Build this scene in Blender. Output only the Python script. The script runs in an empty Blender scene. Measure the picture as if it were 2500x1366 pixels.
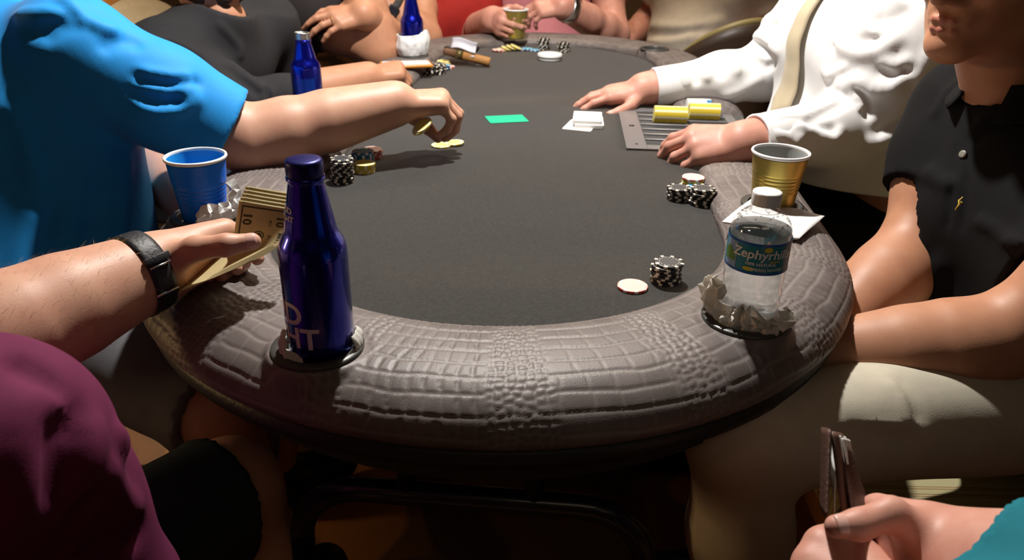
import bpy, bmesh, math, random
import numpy as np
from mathutils import Vector, Matrix
random.seed(7)
SC = bpy.context.scene
COL = SC.collection
PI = math.pi

# ------------------------------------------------------------------ camera
FPX, CXP, CYP = 1907.0, 1250.0, 683.0
ZF = 0.76                       # felt height
ZC = ZF + 0.439                 # lens height
PITCH, ROLL = math.atan(921 / 1907), 0.02
def A3(*v): return np.array(v, float)
_fw = A3(0, math.cos(PITCH), -math.sin(PITCH)); _r0 = A3(1, 0, 0); _u0 = np.cross(_r0, _fw)
_rt = _r0 * math.cos(ROLL) + _u0 * math.sin(ROLL); _up = -_r0 * math.sin(ROLL) + _u0 * math.cos(ROLL)
CAMO = A3(0, 0, ZC)
cd = bpy.data.cameras.new('camera'); cam = bpy.data.objects.new('camera', cd); COL.objects.link(cam)
cd.sensor_fit = 'HORIZONTAL'; cd.sensor_width = 23.6; cd.lens = FPX / 2500 * 23.6
cd.clip_start = 0.02; cd.clip_end = 60
cd.dof.use_dof = True; cd.dof.focus_distance = 0.95; cd.dof.aperture_fstop = 5.0
cam.matrix_world = Matrix(((_rt[0], _up[0], -_fw[0], 0), (_rt[1], _up[1], -_fw[1], 0), (_rt[2], _up[2], -_fw[2], ZC), (0, 0, 0, 1)))
SC.camera = cam
def ray(x, y): return _fw + _rt * ((x - CXP) / FPX) - _up * ((y - CYP) / FPX)
def P(x, y, z):                 # where a sight line of the survey meets height z
    d = ray(x, y); return CAMO + d * ((z - ZC) / d[2])
def J(x, y, zc): return CAMO + ray(x, y) * zc
def PX(p):
    v = np.asarray(p, float) - CAMO; zc = v @ _fw
    return CXP + FPX * (v @ _rt) / zc, CYP - FPX * (v @ _up) / zc

# ------------------------------------------------------------------ world, lamps, exposure
w = bpy.data.worlds.new('world'); SC.world = w; w.use_nodes = True
w.node_tree.nodes['Background'].inputs[0].default_value = (1.0, 0.72, 0.48, 1)
w.node_tree.nodes['Background'].inputs[1].default_value = 0.014
def spot(name, loc, tgt, power, size, blend, radius, col):
    l = bpy.data.lights.new(name, 'SPOT'); l.energy = power; l.spot_size = math.radians(size); l.spot_blend = blend
    l.shadow_soft_size = radius; l.color = col
    o = bpy.data.objects.new(name, l); COL.objects.link(o); o.location = loc
    o.rotation_euler = (Vector(tgt) - Vector(loc)).to_track_quat('-Z', 'Y').to_euler(); return o
def area(name, loc, tgt, power, sx, sy, col):
    l = bpy.data.lights.new(name, 'AREA'); l.energy = power; l.shape = 'RECTANGLE'; l.size = sx; l.size_y = sy; l.color = col
    o = bpy.data.objects.new(name, l); COL.objects.link(o); o.location = loc
    o.rotation_euler = (Vector(tgt) - Vector(loc)).to_track_quat('-Z', 'Y').to_euler(); return o
LAMP = (-0.03, 1.55, 2.12)
spot('table_lamp_light', LAMP, (0.0, 1.60, 0.7), 165, 112, 0.28, 0.035, (1.0, 0.955, 0.90))
area('fill_light_far', (0.3, 3.3, 2.74), (0.3, 3.0, 0.6), 34, 1.2, 0.6, (1.0, 0.80, 0.58))  # added fill without a fitting, brightens the far players
area('fill_light_near', (0.3, -1.2, 2.74), (0.1, 0.4, 0), 2.6, 1.2, 0.6, (1.0, 0.78, 0.55))  # added weak fill overhead on the lens side, no fitting there
area('floor_fill_light', (-3.72, 0.95, 1.25), (0.2, 1.1, 0.0), 24, 0.25, 0.35, (1.0, 0.62, 0.28))  # added side fill, throws orange light on the floor under the table
vs = SC.view_settings; vs.view_transform = 'Standard'; vs.look = 'None'; vs.exposure = 0.0; vs.gamma = 1.0; vs.use_curve_mapping = False
SC.cycles.use_denoising = True
SC.cycles.max_bounces = 10; SC.cycles.transparent_max_bounces = 16; SC.cycles.caustics_reflective = False; SC.cycles.caustics_refractive = False
SC.cycles.sample_clamp_indirect = 6

# ------------------------------------------------------------------ scene graph helpers
def tag(o, label=None, cat=None, group=None, kind=None):
    for k, v in (('label', label), ('category', cat), ('group', group), ('kind', kind)):
        if v: o[k] = v
    return o
def thing(name, loc, label, cat, group=None):
    o = bpy.data.objects.new(name, None); COL.objects.link(o); o.location = [float(q) for q in loc]; o.empty_display_size = .05
    return tag(o, label, cat, group)
def mesh(name, V, F, mats, parent=None, smooth=True, mi=None, at=None, uv=None, autosmooth=None):
    """V are world coordinates; the object's origin is its parent's place (or at)."""
    V = np.asarray(V, np.float64).reshape(-1, 3)
    base = A3(0, 0, 0)
    if parent is not None:
        q = parent
        while q is not None: base = base + np.array(q.location); q = q.parent
    elif at is not None: base = np.asarray(at, float)
    me = bpy.data.meshes.new(name)
    me.from_pydata((V - base).tolist() if len(V) < 4000 else (V - base), [], F if isinstance(F, list) else F.tolist()); 
    for m in (mats if isinstance(mats, (list, tuple)) else [mats]): me.materials.append(m)
    if mi is not None: me.polygons.foreach_set('material_index', np.asarray(mi, np.int32))
    if smooth: me.polygons.foreach_set('use_smooth', np.ones(len(me.polygons), bool))
    if uv is not None:
        l = me.uv_layers.new(name='UVMap'); vi = np.zeros(len(me.loops), np.int32); me.loops.foreach_get('vertex_index', vi)
        l.data.foreach_set('uv', np.asarray(uv, np.float32)[vi].ravel())
    if autosmooth: me.set_sharp_from_angle(angle=math.radians(autosmooth))
    me.update()
    o = bpy.data.objects.new(name, me); COL.objects.link(o)
    if parent is not None: o.parent = parent
    elif at is not None: o.location = [float(q) for q in at]
    return o
def dup(o, loc, label=None, group=None, rot=None):
    r = o.copy(); COL.objects.link(r); r.location = [float(q) for q in loc]
    if rot is not None: r.rotation_euler = rot
    if label: r['label'] = label
    if group: r['group'] = group
    for ch in list(o.children):
        c = ch.copy(); COL.objects.link(c); c.parent = r
        for g in list(ch.children):
            e = g.copy(); COL.objects.link(e); e.parent = c
    return r
ORD = ['lowest', 'second', 'third', 'fourth', 'fifth', 'sixth', 'seventh', 'eighth', 'ninth', 'tenth', 'eleventh', 'twelfth', 'thirteenth', 'fourteenth', 'fifteenth', 'sixteenth', 'seventeenth', 'eighteenth', 'nineteenth', 'twentieth']

# shape builders -> (V, F) --------------------------------------------------
def lathe(prof, n=40, c=(0, 0, 0), cap0=False, cap1=False, arc=None):
    V, F = [], []
    m = len(prof)
    for r, z in prof:
        for k in range(n):
            a = 2 * PI * k / n
            V.append((c[0] + r * math.cos(a), c[1] + r * math.sin(a), c[2] + z))
    for i in range(m - 1):
        for k in range(n):
            k2 = (k + 1) % n
            F.append((i * n + k, i * n + k2, (i + 1) * n + k2, (i + 1) * n + k))
    if cap0: F.append(tuple(range(n - 1, -1, -1)))
    if cap1: F.append(tuple((m - 1) * n + k for k in range(n)))
    return V, F
def tube(pts, r, n=10, cap=True):
    pts = [np.asarray(p, float) for p in pts]; V, F = [], []
    rs = r if isinstance(r, (list, tuple)) else [r] * len(pts)
    t0 = pts[1] - pts[0]; t0 /= np.linalg.norm(t0)
    a = np.cross(t0, A3(0, 0, 1) if abs(t0[2]) < .9 else A3(1, 0, 0)); a /= np.linalg.norm(a)
    for i, p in enumerate(pts):
        t = (pts[min(i + 1, len(pts) - 1)] - pts[max(i - 1, 0)]); t /= np.linalg.norm(t)
        a = a - t * (a @ t); a /= np.linalg.norm(a); b = np.cross(t, a)
        for k in range(n):
            q = 2 * PI * k / n; V.append(p + rs[i] * (a * math.cos(q) + b * math.sin(q)))
    for i in range(len(pts) - 1):
        for k in range(n):
            k2 = (k + 1) % n; F.append((i * n + k, i * n + k2, (i + 1) * n + k2, (i + 1) * n + k))
    if cap:
        F.append(tuple(range(n - 1, -1, -1))); F.append(tuple((len(pts) - 1) * n + k for k in range(n)))
    return V, F
def smoothline(pts, n=24):
    pts = np.array(pts, float); m = len(pts); out = []
    for i in range(n):
        t = i / (n - 1) * (m - 1); k = min(int(t), m - 2); f = t - k
        p0, p1, p2, p3 = pts[max(k - 1, 0)], pts[k], pts[k + 1], pts[min(k + 2, m - 1)]
        out.append(.5 * ((2 * p1) + (p2 - p0) * f + (2 * p0 - 5 * p1 + 4 * p2 - p3) * f * f + (3 * p1 - p0 - 3 * p2 + p3) * f ** 3))
    return out
def box(c, x, y, z, hx, hy, hz, bev=0.0, seg=2):
    """box with centre c and half sizes along the unit axes x, y, z, edges rounded"""
    bm = bmesh.new(); bmesh.ops.create_cube(bm, size=2)
    for v in bm.verts: v.co = Vector((v.co.x * hx, v.co.y * hy, v.co.z * hz))
    if bev: bmesh.ops.bevel(bm, geom=bm.edges[:], offset=bev, segments=seg, affect='EDGES', profile=.5)
    x, y, z, c = (np.asarray(q, float) for q in (x, y, z, c))
    V = [c + x * v.co.x + y * v.co.y + z * v.co.z for v in bm.verts]
    bm.verts.index_update(); F = [tuple(v.index for v in f.verts) for f in bm.faces]; bm.free()
    return V, F
def join(*parts):
    V, F = [], []
    for v, f in parts:
        o = len(V); V.extend(list(v)); F.extend([tuple(i + o for i in q) for q in f])
    return V, F
def gridsurf(fn, nu, nv, thick=0.0):
    """sheet fn(u,v)->point over the unit square, given thickness along its normals"""
    U = np.linspace(0, 1, nu); W = np.linspace(0, 1, nv)
    V = np.array([[fn(a, b) for b in W] for a in U], float)
    F = [(i * nv + j, (i + 1) * nv + j, (i + 1) * nv + j + 1, i * nv + j + 1) for i in range(nu - 1) for j in range(nv - 1)]
    if thick:
        du = np.gradient(V, axis=0); dv = np.gradient(V, axis=1); nrm = np.cross(du, dv); nrm /= np.linalg.norm(nrm, axis=2, keepdims=True) + 1e-12
        n0 = nu * nv; B = (V - nrm * thick).reshape(-1, 3); V = np.vstack([V.reshape(-1, 3), B])
        F = F + [tuple(n0 + k for k in reversed(f)) for f in F]
        rim = [i * nv for i in range(nu)] + [(nu - 1) * nv + j for j in range(1, nv)] + [i * nv + nv - 1 for i in range(nu - 2, -1, -1)] + [j for j in range(nv - 2, 0, -1)]
        for a, b in zip(rim, rim[1:] + rim[:1]): F.append((b, a, a + n0, b + n0))
        return V, F
    return V.reshape(-1, 3), F
def text_mesh(s, size, extr=0.0, bold=0.0, shear=0.0):
    cu = bpy.data.curves.new('lettering', 'FONT'); cu.body = s; cu.size = size; cu.extrude = extr; cu.offset = bold; cu.shear = shear
    cu.align_x = 'CENTER'; cu.resolution_u = 4
    o = bpy.data.objects.new('lettering', cu); COL.objects.link(o)
    dg = bpy.context.evaluated_depsgraph_get(); dg.update()
    me = o.evaluated_get(dg).to_mesh()
    bm = bmesh.new(); bm.from_mesh(me)
    for _ in range(2):
        L = [e for e in bm.edges if e.calc_length() > size * .18]
        if L: bmesh.ops.subdivide_edges(bm, edges=L, cuts=1)
    bmesh.ops.triangulate(bm, faces=bm.faces[:])
    bm.verts.index_update()
    V = [tuple(v.co) for v in bm.verts]; F = [tuple(v.index for v in f.verts) for f in bm.faces]
    bm.free(); o.evaluated_get(dg).to_mesh_clear(); bpy.data.objects.remove(o)
    return V, F

# ------------------------------------------------------------------ materials
def mat(name, col, rough=.6, metal=0.0, spec=.5, bump=None, mottle=None, sheen=0.0, sss=None, trans=0.0, ior=1.45, alpha=1.0, coat=0.0):
    """bump=(scale,strength,detail) fine relief, mottle=(scale, second colour, contrast) grain"""
    m = bpy.data.materials.new(name); m.use_nodes = True; nt = m.node_tree; b = nt.nodes['Principled BSDF']
    b.inputs['Base Color'].default_value = (*col, 1); b.inputs['Roughness'].default_value = rough; b.inputs['Metallic'].default_value = metal
    b.inputs['Specular IOR Level'].default_value = spec; b.inputs['IOR'].default_value = ior
    if coat: b.inputs['Coat Weight'].default_value = coat; b.inputs['Coat Roughness'].default_value = .08
    if sheen: b.inputs['Sheen Weight'].default_value = sheen; b.inputs['Sheen Roughness'].default_value = .5
    if sss: b.inputs['Subsurface Weight'].default_value = sss; b.inputs['Subsurface Radius'].default_value = (1, .35, .2); b.inputs['Subsurface Scale'].default_value = .008
    if trans: b.inputs['Transmission Weight'].default_value = trans
    tc = nt.nodes.new('ShaderNodeTexCoord')
    if mottle:
        n = nt.nodes.new('ShaderNodeTexNoise'); n.inputs['Scale'].default_value = mottle[0]; n.inputs['Detail'].default_value = 5
        nt.links.new(tc.outputs['Object'], n.inputs['Vector'])
        r = nt.nodes.new('ShaderNodeMapRange'); r.inputs[1].default_value = .5 - mottle[2]; r.inputs[2].default_value = .5 + mottle[2]
        nt.links.new(n.outputs['Fac'], r.inputs[0])
        x = nt.nodes.new('ShaderNodeMix'); x.data_type = 'RGBA'; x.inputs['A'].default_value = (*col, 1); x.inputs['B'].default_value = (*mottle[1], 1)
        nt.links.new(r.outputs[0], x.inputs['Factor']); nt.links.new(x.outputs['Result'], b.inputs['Base Color'])
    if bump:
        n = nt.nodes.new('ShaderNodeTexNoise'); n.inputs['Scale'].default_value = bump[0]; n.inputs['Detail'].default_value = bump[2]
        nt.links.new(tc.outputs['Object'], n.inputs['Vector'])
        u = nt.nodes.new('ShaderNodeBump'); u.inputs['Strength'].default_value = bump[1]; u.inputs['Distance'].default_value = .002
        nt.links.new(n.outputs['Fac'], u.inputs['Height']); nt.links.new(u.outputs['Normal'], b.inputs['Normal'])
    return m
def cloth(name, col, rough=.85, second=None, sheen=.0, bump=.12):
    c2 = second or tuple(q * .82 for q in col)
    return mat(name, col, rough, 0, .2, bump=(700, bump, 3), mottle=(40, c2, .35), sheen=sheen)
def skin(name, col, red):
    return mat(name, col, .48, 0, .4, bump=(500, .07, 4), mottle=(38, red, .32), sss=.12)
M = {}
M['skin_fair'] = skin('skin_fair', (.60, .345, .235), (.52, .26, .175))
M['skin_tan'] = skin('skin_tan', (.50, .25, .145), (.42, .19, .11))
M['skin_pink'] = skin('skin_pink', (.62, .33, .25), (.50, .21, .15))
M['skin_light'] = skin('skin_light', (.66, .42, .31), (.58, .32, .23))
M['lip'] = mat('lip', (.42, .14, .10), .4, bump=(300, .1, 3))
M['nail'] = mat('nail', (.68, .40, .33), .28)
M['hair_dark'] = mat('hair_dark', (.03, .018, .01), .6, bump=(300, .8, 4))
M['hair_blond'] = mat('hair_blond', (.62, .42, .2), .4)
M['eye'] = mat('eye', (.8, .78, .74), .15)
M['black_plastic'] = mat('black_plastic', (.012, .012, .013), .35)
M['black_metal'] = mat('black_metal', (.012, .012, .02), .3, coat=.3)
M['steel'] = mat('steel', (.55, .55, .53), .3, 1)
M['gold_ring'] = mat('gold_ring', (.8, .55, .2), .25, 1)
M['paper'] = mat('paper', (.78, .78, .77), .8, bump=(90, .4, 4))
M['tissue'] = mat('tissue', (.80, .78, .74), .9, bump=(140, .3, 5))
def translucent(m, amt):
    nt = m.node_tree; b = nt.nodes['Principled BSDF']; o = nt.nodes['Material Output']; t = nt.nodes.new('ShaderNodeBsdfTranslucent'); t.inputs[0].default_value = (.75, .70, .60, 1)
    x = nt.nodes.new('ShaderNodeMixShader'); x.inputs[0].default_value = amt; nt.links.new(b.outputs[0], x.inputs[1]); nt.links.new(t.outputs[0], x.inputs[2]); nt.links.new(x.outputs[0], o.inputs[0])
translucent(M['tissue'], .35)
# ------------------------------------------------------------------ room
def floor_mat():
    m = bpy.data.materials.new('carpet'); m.use_nodes = True; nt = m.node_tree; b = nt.nodes['Principled BSDF']; b.inputs['Roughness'].default_value = .9
    tc = nt.nodes.new('ShaderNodeTexCoord'); n = nt.nodes.new('ShaderNodeTexNoise'); n.inputs['Scale'].default_value = 2.3; n.inputs['Detail'].default_value = 1.5
    n.inputs['Distortion'].default_value = 1.2
    nt.links.new(tc.outputs['Object'], n.inputs['Vector'])
    r = nt.nodes.new('ShaderNodeValToRGB'); r.color_ramp.interpolation = 'EASE'
    e = r.color_ramp.elements; e[0].position = .40; e[0].color = (.06, .026, .012, 1); e[1].position = .46; e[1].color = (.20, .085, .03, 1)
    q = e.new(.55); q.color = (.17, .08, .03, 1); q = e.new(.60); q.color = (.42, .17, .04, 1)
    nt.links.new(n.outputs['Fac'], r.inputs['Fac']); nt.links.new(r.outputs['Color'], b.inputs['Base Color'])
    f = nt.nodes.new('ShaderNodeTexNoise'); f.inputs['Scale'].default_value = 400; nt.links.new(tc.outputs['Object'], f.inputs['Vector'])
    u = nt.nodes.new('ShaderNodeBump'); u.inputs['Strength'].default_value = .6; u.inputs['Distance'].default_value = .004
    nt.links.new(f.outputs['Fac'], u.inputs['Height']); nt.links.new(u.outputs['Normal'], b.inputs['Normal'])
    return m
X3, Y3, Z3 = A3(1, 0, 0), A3(0, 1, 0), A3(0, 0, 1)
def struct(name, VF, m): return tag(mesh(name, *VF, m, smooth=False), kind='structure')
M['wall'] = mat('wall', (.30, .20, .12), .85, bump=(40, .2, 4))
M['ceiling'] = mat('ceiling', (.5, .44, .36), .9, bump=(60, .3, 4))
M['trim'] = mat('trim', (.10, .05, .025), .4)
struct('floor', box((0, 1.5, -.05), X3, Y3, Z3, 4.0, 5.5, .05), floor_mat())
struct('ceiling', box((0, 1.5, 2.85), X3, Y3, Z3, 4.0, 5.5, .05), M['ceiling'])
struct('wall_back', box((0, 7.05, 1.4), X3, Y3, Z3, 4.0, .05, 1.4), M['wall'])
struct('wall_front', box((0, -4.05, 1.4), X3, Y3, Z3, 4.0, .05, 1.4), M['wall'])
struct('wall_left', box((-4.05, 1.5, 1.4), X3, Y3, Z3, .05, 5.5, 1.4), M['wall'])
struct('wall_right', box((4.05, 1.5, 1.4), X3, Y3, Z3, .05, 5.5, 1.4), M['wall'])
struct('baseboard_back', box((0, 6.985, .06), X3, Y3, Z3, 3.98, .012, .06), M['trim'])
struct('baseboard_left', box((-3.985, 1.5, .06), X3, Y3, Z3, .012, 5.47, .06), M['trim'])
scn = thing('added_sconce', (-3.99, .95, 1.25), 'added wall sconce out of view on the left wall, set at the floor fill light', 'lamp')  # made-up fitting, added to go with the floor fill
mesh('back_plate', *box((-3.985, .95, 1.25), X3, Y3, Z3, .012, .09, .16, .006, 2), M['trim'], scn)
mesh('added_sconce_shade', *lathe([(.10, .20), (.13, .0), (.10, -.20), (.095, -.20), (.125, 0), (.095, .20)], 24, (-3.85, .95, 1.25)), M['ceiling'], scn)
struct('baseboard_right', box((3.985, 1.5, .06), X3, Y3, Z3, .012, 5.47, .06), M['trim'])

# pendant that lights the table (above the picture)
M['shade'] = mat('shade', (.05, .10, .06), .4); M['brass'] = mat('brass', (.6, .4, .15), .3, 1)
pl = thing('pendant_lamp', (LAMP[0], LAMP[1], LAMP[2] + .04), 'green shaded pendant lamp hanging over the middle of the poker table', 'lamp')
mesh('lamp_shade', *lathe([(.05, .16), (.14, .12), (.24, .035), (.245, .03), (.24, .03), (.138, .112), (.05, .15)], 40, (LAMP[0], LAMP[1], LAMP[2] + .01)), M['shade'], pl)
mesh('cord', *tube([(LAMP[0], LAMP[1], LAMP[2] + .17), (LAMP[0], LAMP[1], 2.80)], .006, 8), M['brass'], pl)
mesh('socket', *lathe([(.0, .17), (.03, .165), (.03, .09), (.0, .085)], 20, (LAMP[0], LAMP[1], LAMP[2] + .01)), M['brass'], pl)

# ------------------------------------------------------------------ poker table
TA, TB = A3(-.0199, 1.091, 0), A3(.0905, 2.423, 0)       # centres of the two round ends
TA[0] = -.022; RIN, ROUT = .331, .502
AX = TB - TA; TL = np.linalg.norm(AX); AX /= TL; AY = np.cross(Z3, AX)   # AY points to the left side
def stad(s, r):
    """point on the stadium of radius r at rail station s (metres along the mid radius), and outward normal"""
    rm = .5 * (RIN + ROUT); e = PI * rm; s = s % (2 * TL + 2 * e)
    if s < e:            # near end, from the right side round to the left
        a = s / rm; d = -AY * math.cos(a) - AX * math.sin(a); return TA + d * r, d
    s -= e
    if s < TL: return TA + AX * s + AY * r, AY
    s -= TL
    if s < e: a = s / rm; d = AY * math.cos(a) + AX * math.sin(a); return TB + d * r, d
    s -= e
    return TB - AX * s - AY * r, -AY
RM = .5 * (RIN + ROUT); PER = 2 * TL + 2 * PI * RM
table = thing('poker_table', (TA + TB) / 2 * A3(1, 1, 0), 'oval poker table with black felt and grey embossed crocodile leather rail', 'table')
# where the rail stops for the dealer (stations on the right-hand side)
tn = (A3(.44, 1.385, 0) - TA) @ AX; tf = (A3(.49, 1.80, 0) - TA) @ AX
S0 = -tn            # start of the rail on the near right
S1 = PER - tf       # end of the rail on the far right
HOLD = [P(776, 842, ZF + .03), P(1817, 772, ZF + .03), P(1885, 497, ZF + .03), P(500, 524, ZF + .03), P(1598, 118, ZF + .03), P(1008, 134, ZF + .03), P(722, 262, ZF + .03)]
HOLD[6] = A3(-.462, 1.74, ZF + .03)

prof0 = smoothline([(.0, -.012), (-.001, .008), (.008, .019), (.030, .026), (.075, .029), (.118, .026), (.146, .015), (.163, .0), (.170, -.016), (.164, -.029), (.148, -.034), (.128, -.034)], 400)
prof0 = np.array(prof0); seg = np.r_[0, np.cumsum(np.linalg.norm(np.diff(prof0, axis=0), axis=1))]; PLEN = seg[-1]
def profile(v): return np.stack([np.interp(v, seg, prof0[:, 0]), np.interp(v, seg, prof0[:, 1])], -1)
rngc = np.random.default_rng(11)
def hash2(i, j, k):
    h = np.sin(i * 127.1 + j * 311.7 + k * 74.7) * 43758.5453; return h - np.floor(h)
def vnoise(x, y, k=0):
    i, j = np.floor(x), np.floor(y); f, g = x - i, y - j; f = f * f * (3 - 2 * f); g = g * g * (3 - 2 * g)
    return (hash2(i, j, k) * (1 - f) + hash2(i + 1, j, k) * f) * (1 - g) + (hash2(i, j + 1, k) * (1 - f) + hash2(i + 1, j + 1, k) * f) * g
def voro(x, y, k):
    i, j = np.floor(x), np.floor(y); d1 = np.full(x.shape, 9.); d2 = np.full(x.shape, 9.)
    for a in (-1, 0, 1):
        for b in (-1, 0, 1):
            dx = i + a + .15 + .7 * hash2(i + a, j + b, k) - x; dy = j + b + .15 + .7 * hash2(i + a, j + b, k + 5) - y
            d = np.sqrt(dx * dx + dy * dy); m = d < d1; d2 = np.where(m, d1, np.minimum(d2, d)); d1 = np.where(m, d, d1)
    return d1, d2
def sstep(a, b, x): t = np.clip((x - a) / (b - a), 0, 1); return t * t * (3 - 2 * t)
def croc(u, v):
    """height in metres of the embossed crocodile hide, and a 0..1 groove mask"""
    wu = u + .012 * (vnoise(u * 14, v * 14, 1) - .5) + .006 * (vnoise(u * 45, v * 45, 2) - .5)
    wv = v + .010 * (vnoise(u * 9, v * 6, 3) - .5) + .004 * (vnoise(u * 40, v * 40, 4) - .5)
    # pebbled belts running across the rail
    ph = (u + .03 * (vnoise(u * 2.1, v * 4, 6) - .5) + .02 * (v - .12)) / .168
    cell = np.floor(ph); fr = np.abs(ph - cell - .5); wid = .10 + .10 * hash2(cell, 0 * cell, 8)
    belt = 1 - sstep(wid - .035, wid + .045, fr + .05 * (vnoise(u * 60, v * 60, 9) - .5))
    # wide belly scales: rows along the rail, crossed at varied pitch
    rh = .0215; row = np.floor(wv / rh); fv = wv / rh - row
    pitch = np.where(hash2(np.floor(ph + .5), 0 * cell, 12) > .45, .027, .0135)
    cu = wu / pitch + .25 * hash2(row, 0 * row, 13); fu = cu - np.floor(cu)
    gv = np.minimum(fv, 1 - fv) * rh; gu = np.minimum(fu, 1 - fu) * pitch
    scal = .0005 * np.sin(u * 2 * PI / .0032)
    g1 = 1 - sstep(.0007, .0030, gv + scal * (gv < .004)); g2 = (1 - sstep(.0004, .0017, gu)) * .62
    groove = np.maximum(g1, g2)
    slot = (hash2(np.floor(cu), row, 15) > .35) * np.where(pitch < .02, 1., 0.)          # sunk slots in the short pitched scales
    slotm = slot * (1 - sstep(.0010, .0024, np.abs(fu - .1) * pitch)) * sstep(.12, .3, fv) * (1 - sstep(.72, .9, fv))
    hA = -.0009 * groove + .0002 * np.minimum(gv * 250, 1) - .0008 * slotm
    k = 1 / .0088; d1, d2 = voro(wu * k, wv * k, 21); e = d2 - d1
    gB = 1 - sstep(.05, .34, e); hB = -.0011 * gB + .0005 * (1 - d1)
    h = hA * (1 - belt) + hB * belt; g = np.maximum(groove, slotm * .0) * (1 - belt) + gB * belt
    return h, g
def rail_patch(sa, sb, ds, dv, endA, endB):
    ns = max(2, int((sb - sa) / ds) + 1); nv = int(PLEN / dv) + 1
    S = np.linspace(sa, sb, ns); W = np.linspace(0, PLEN, nv)
    cen = np.zeros((ns, 2)); dr = np.zeros((ns, 2)); 
    for i, s in enumerate(S):
        p, d = stad(s, 0); cen[i] = p[:2]; dr[i] = d[:2]
    pr = profile(W); dp = np.gradient(pr, axis=0); dp /= np.linalg.norm(dp, axis=1, keepdims=True); nr = np.stack([-dp[:, 1], dp[:, 0]], -1)   # outward in the section
    # rounded blind ends
    k = np.ones(ns)
    if endA: k *= np.sqrt(np.clip(1 - (1 - np.clip((S - sa) / .045, 0, 1)) ** 2, .0, 1))
    if endB: k *= np.sqrt(np.clip(1 - (1 - np.clip((sb - S) / .045, 0, 1)) ** 2, .0, 1))
    U, Vv = np.meshgrid(S, W, indexing='ij'); h, g = croc(U, Vv)
    rad = np.abs((S[:, None] % PER)) * 0
    pz0 = -.012; mid = .086
    po = np.broadcast_to(pr, (ns, nv, 2)).copy() + nr[None] * h[..., None]
    po[..., 0] = mid + (po[..., 0] - mid) * (.35 + .65 * k[:, None]); po[..., 1] = pz0 + (po[..., 1] - pz0) * (.02 + .98 * k[:, None])
    R = RIN + po[..., 0]
    V = np.zeros((ns, nv, 3)); V[..., 0] = cen[:, None, 0] + dr[:, None, 0] * R; V[..., 1] = cen[:, None, 1] + dr[:, None, 1] * R; V[..., 2] = ZF + po[..., 1]
    for c in HOLD:                                            # wells for the cup holders
        d = np.hypot(V[..., 0] - c[0], V[..., 1] - c[1]); dz = V[..., 2] - ZF
        V[..., 2] -= np.where(dz > -.02, (1 - sstep(.037, .041, d)) * .030, 0)
        ring = sstep(.040, .042, d) * (1 - sstep(.049, .058, d)) * (dz > -.0)
        V[..., 2] = np.where(ring > 0, V[..., 2] * (1 - ring) + (ZF + .0275) * ring, V[..., 2])
    idx = np.arange(ns * nv).reshape(ns, nv)
    F = np.stack([idx[:-1, :-1], idx[:-1, 1:], idx[1:, 1:], idx[1:, :-1]], -1).reshape(-1, 4)
    return V.reshape(-1, 3), F, g.reshape(-1), np.stack([U, Vv], -1).reshape(-1, 2)
def leather_mat():
    m = bpy.data.materials.new('crocodile_leather'); m.use_nodes = True; nt = m.node_tree; b = nt.nodes['Principled BSDF']
    b.inputs['Specular IOR Level'].default_value = .40
    at = nt.nodes.new('ShaderNodeAttribute'); at.attribute_name = 'groove'
    tc = nt.nodes.new('ShaderNodeTexCoord'); n = nt.nodes.new('ShaderNodeTexNoise'); n.inputs['Scale'].default_value = 22; n.inputs['Detail'].default_value = 5
    nt.links.new(tc.outputs['Object'], n.inputs['Vector'])
    c = nt.nodes.new('ShaderNodeValToRGB'); c.color_ramp.elements[0].position = .35; c.color_ramp.elements[0].color = (.110, .090, .084, 1)
    c.color_ramp.elements[1].position = .68; c.color_ramp.elements[1].color = (.156, .130, .121, 1); nt.links.new(n.outputs['Fac'], c.inputs['Fac'])
    x = nt.nodes.new('ShaderNodeMix'); x.data_type = 'RGBA'; x.inputs['B'].default_value = (.23, .20, .185, 1)      # the hide is paler in its creases
    mu = nt.nodes.new('ShaderNodeMath'); mu.operation = 'MULTIPLY'; mu.inputs[1].default_value = .55
    nt.links.new(at.outputs['Fac'], mu.inputs[0]); nt.links.new(mu.outputs[0], x.inputs['Factor']); nt.links.new(c.outputs['Color'], x.inputs['A']); nt.links.new(x.outputs['Result'], b.inputs['Base Color'])
    r = nt.nodes.new('ShaderNodeMapRange'); r.inputs[3].default_value = .43; r.inputs[4].default_value = .56; nt.links.new(n.outputs['Fac'], r.inputs[0]); nt.links.new(r.outputs[0], b.inputs['Roughness'])
    f = nt.nodes.new('ShaderNodeTexVoronoi'); f.inputs['Scale'].default_value = 650; nt.links.new(tc.outputs['Object'], f.inputs['Vector'])
    u = nt.nodes.new('ShaderNodeBump'); u.inputs['Strength'].default_value = .12; u.inputs['Distance'].default_value = .001
    nt.links.new(f.outputs['Distance'], u.inputs['Height']); nt.links.new(u.outputs['Normal'], b.inputs['Normal'])
    return m
M['croc'] = leather_mat()
e_ = PI * RM
SN0, SN1 = -.30, e_ + .30           # the finely embossed near stretch
parts = [rail_patch(S0, SN0, .003, .003, True, False)] if S0 < SN0 - .01 else []
parts = [rail_patch(S0, SN1, .0020, .0020, True, False), rail_patch(SN1, S1, .0048, .0048, False, True)]
off = 0; VV, FF, GG, UU = [], [], [], []
for v, f, g, uv in parts: VV.append(v); FF.append(f + off); GG.append(g); UU.append(uv); off += len(v)
rail = mesh('rail', np.vstack(VV), np.vstack(FF), M['croc'], table)
ga = rail.data.attributes.new('groove', 'FLOAT', 'POINT'); ga.data.foreach_set('value', np.concatenate(GG).astype(np.float32))
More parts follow.
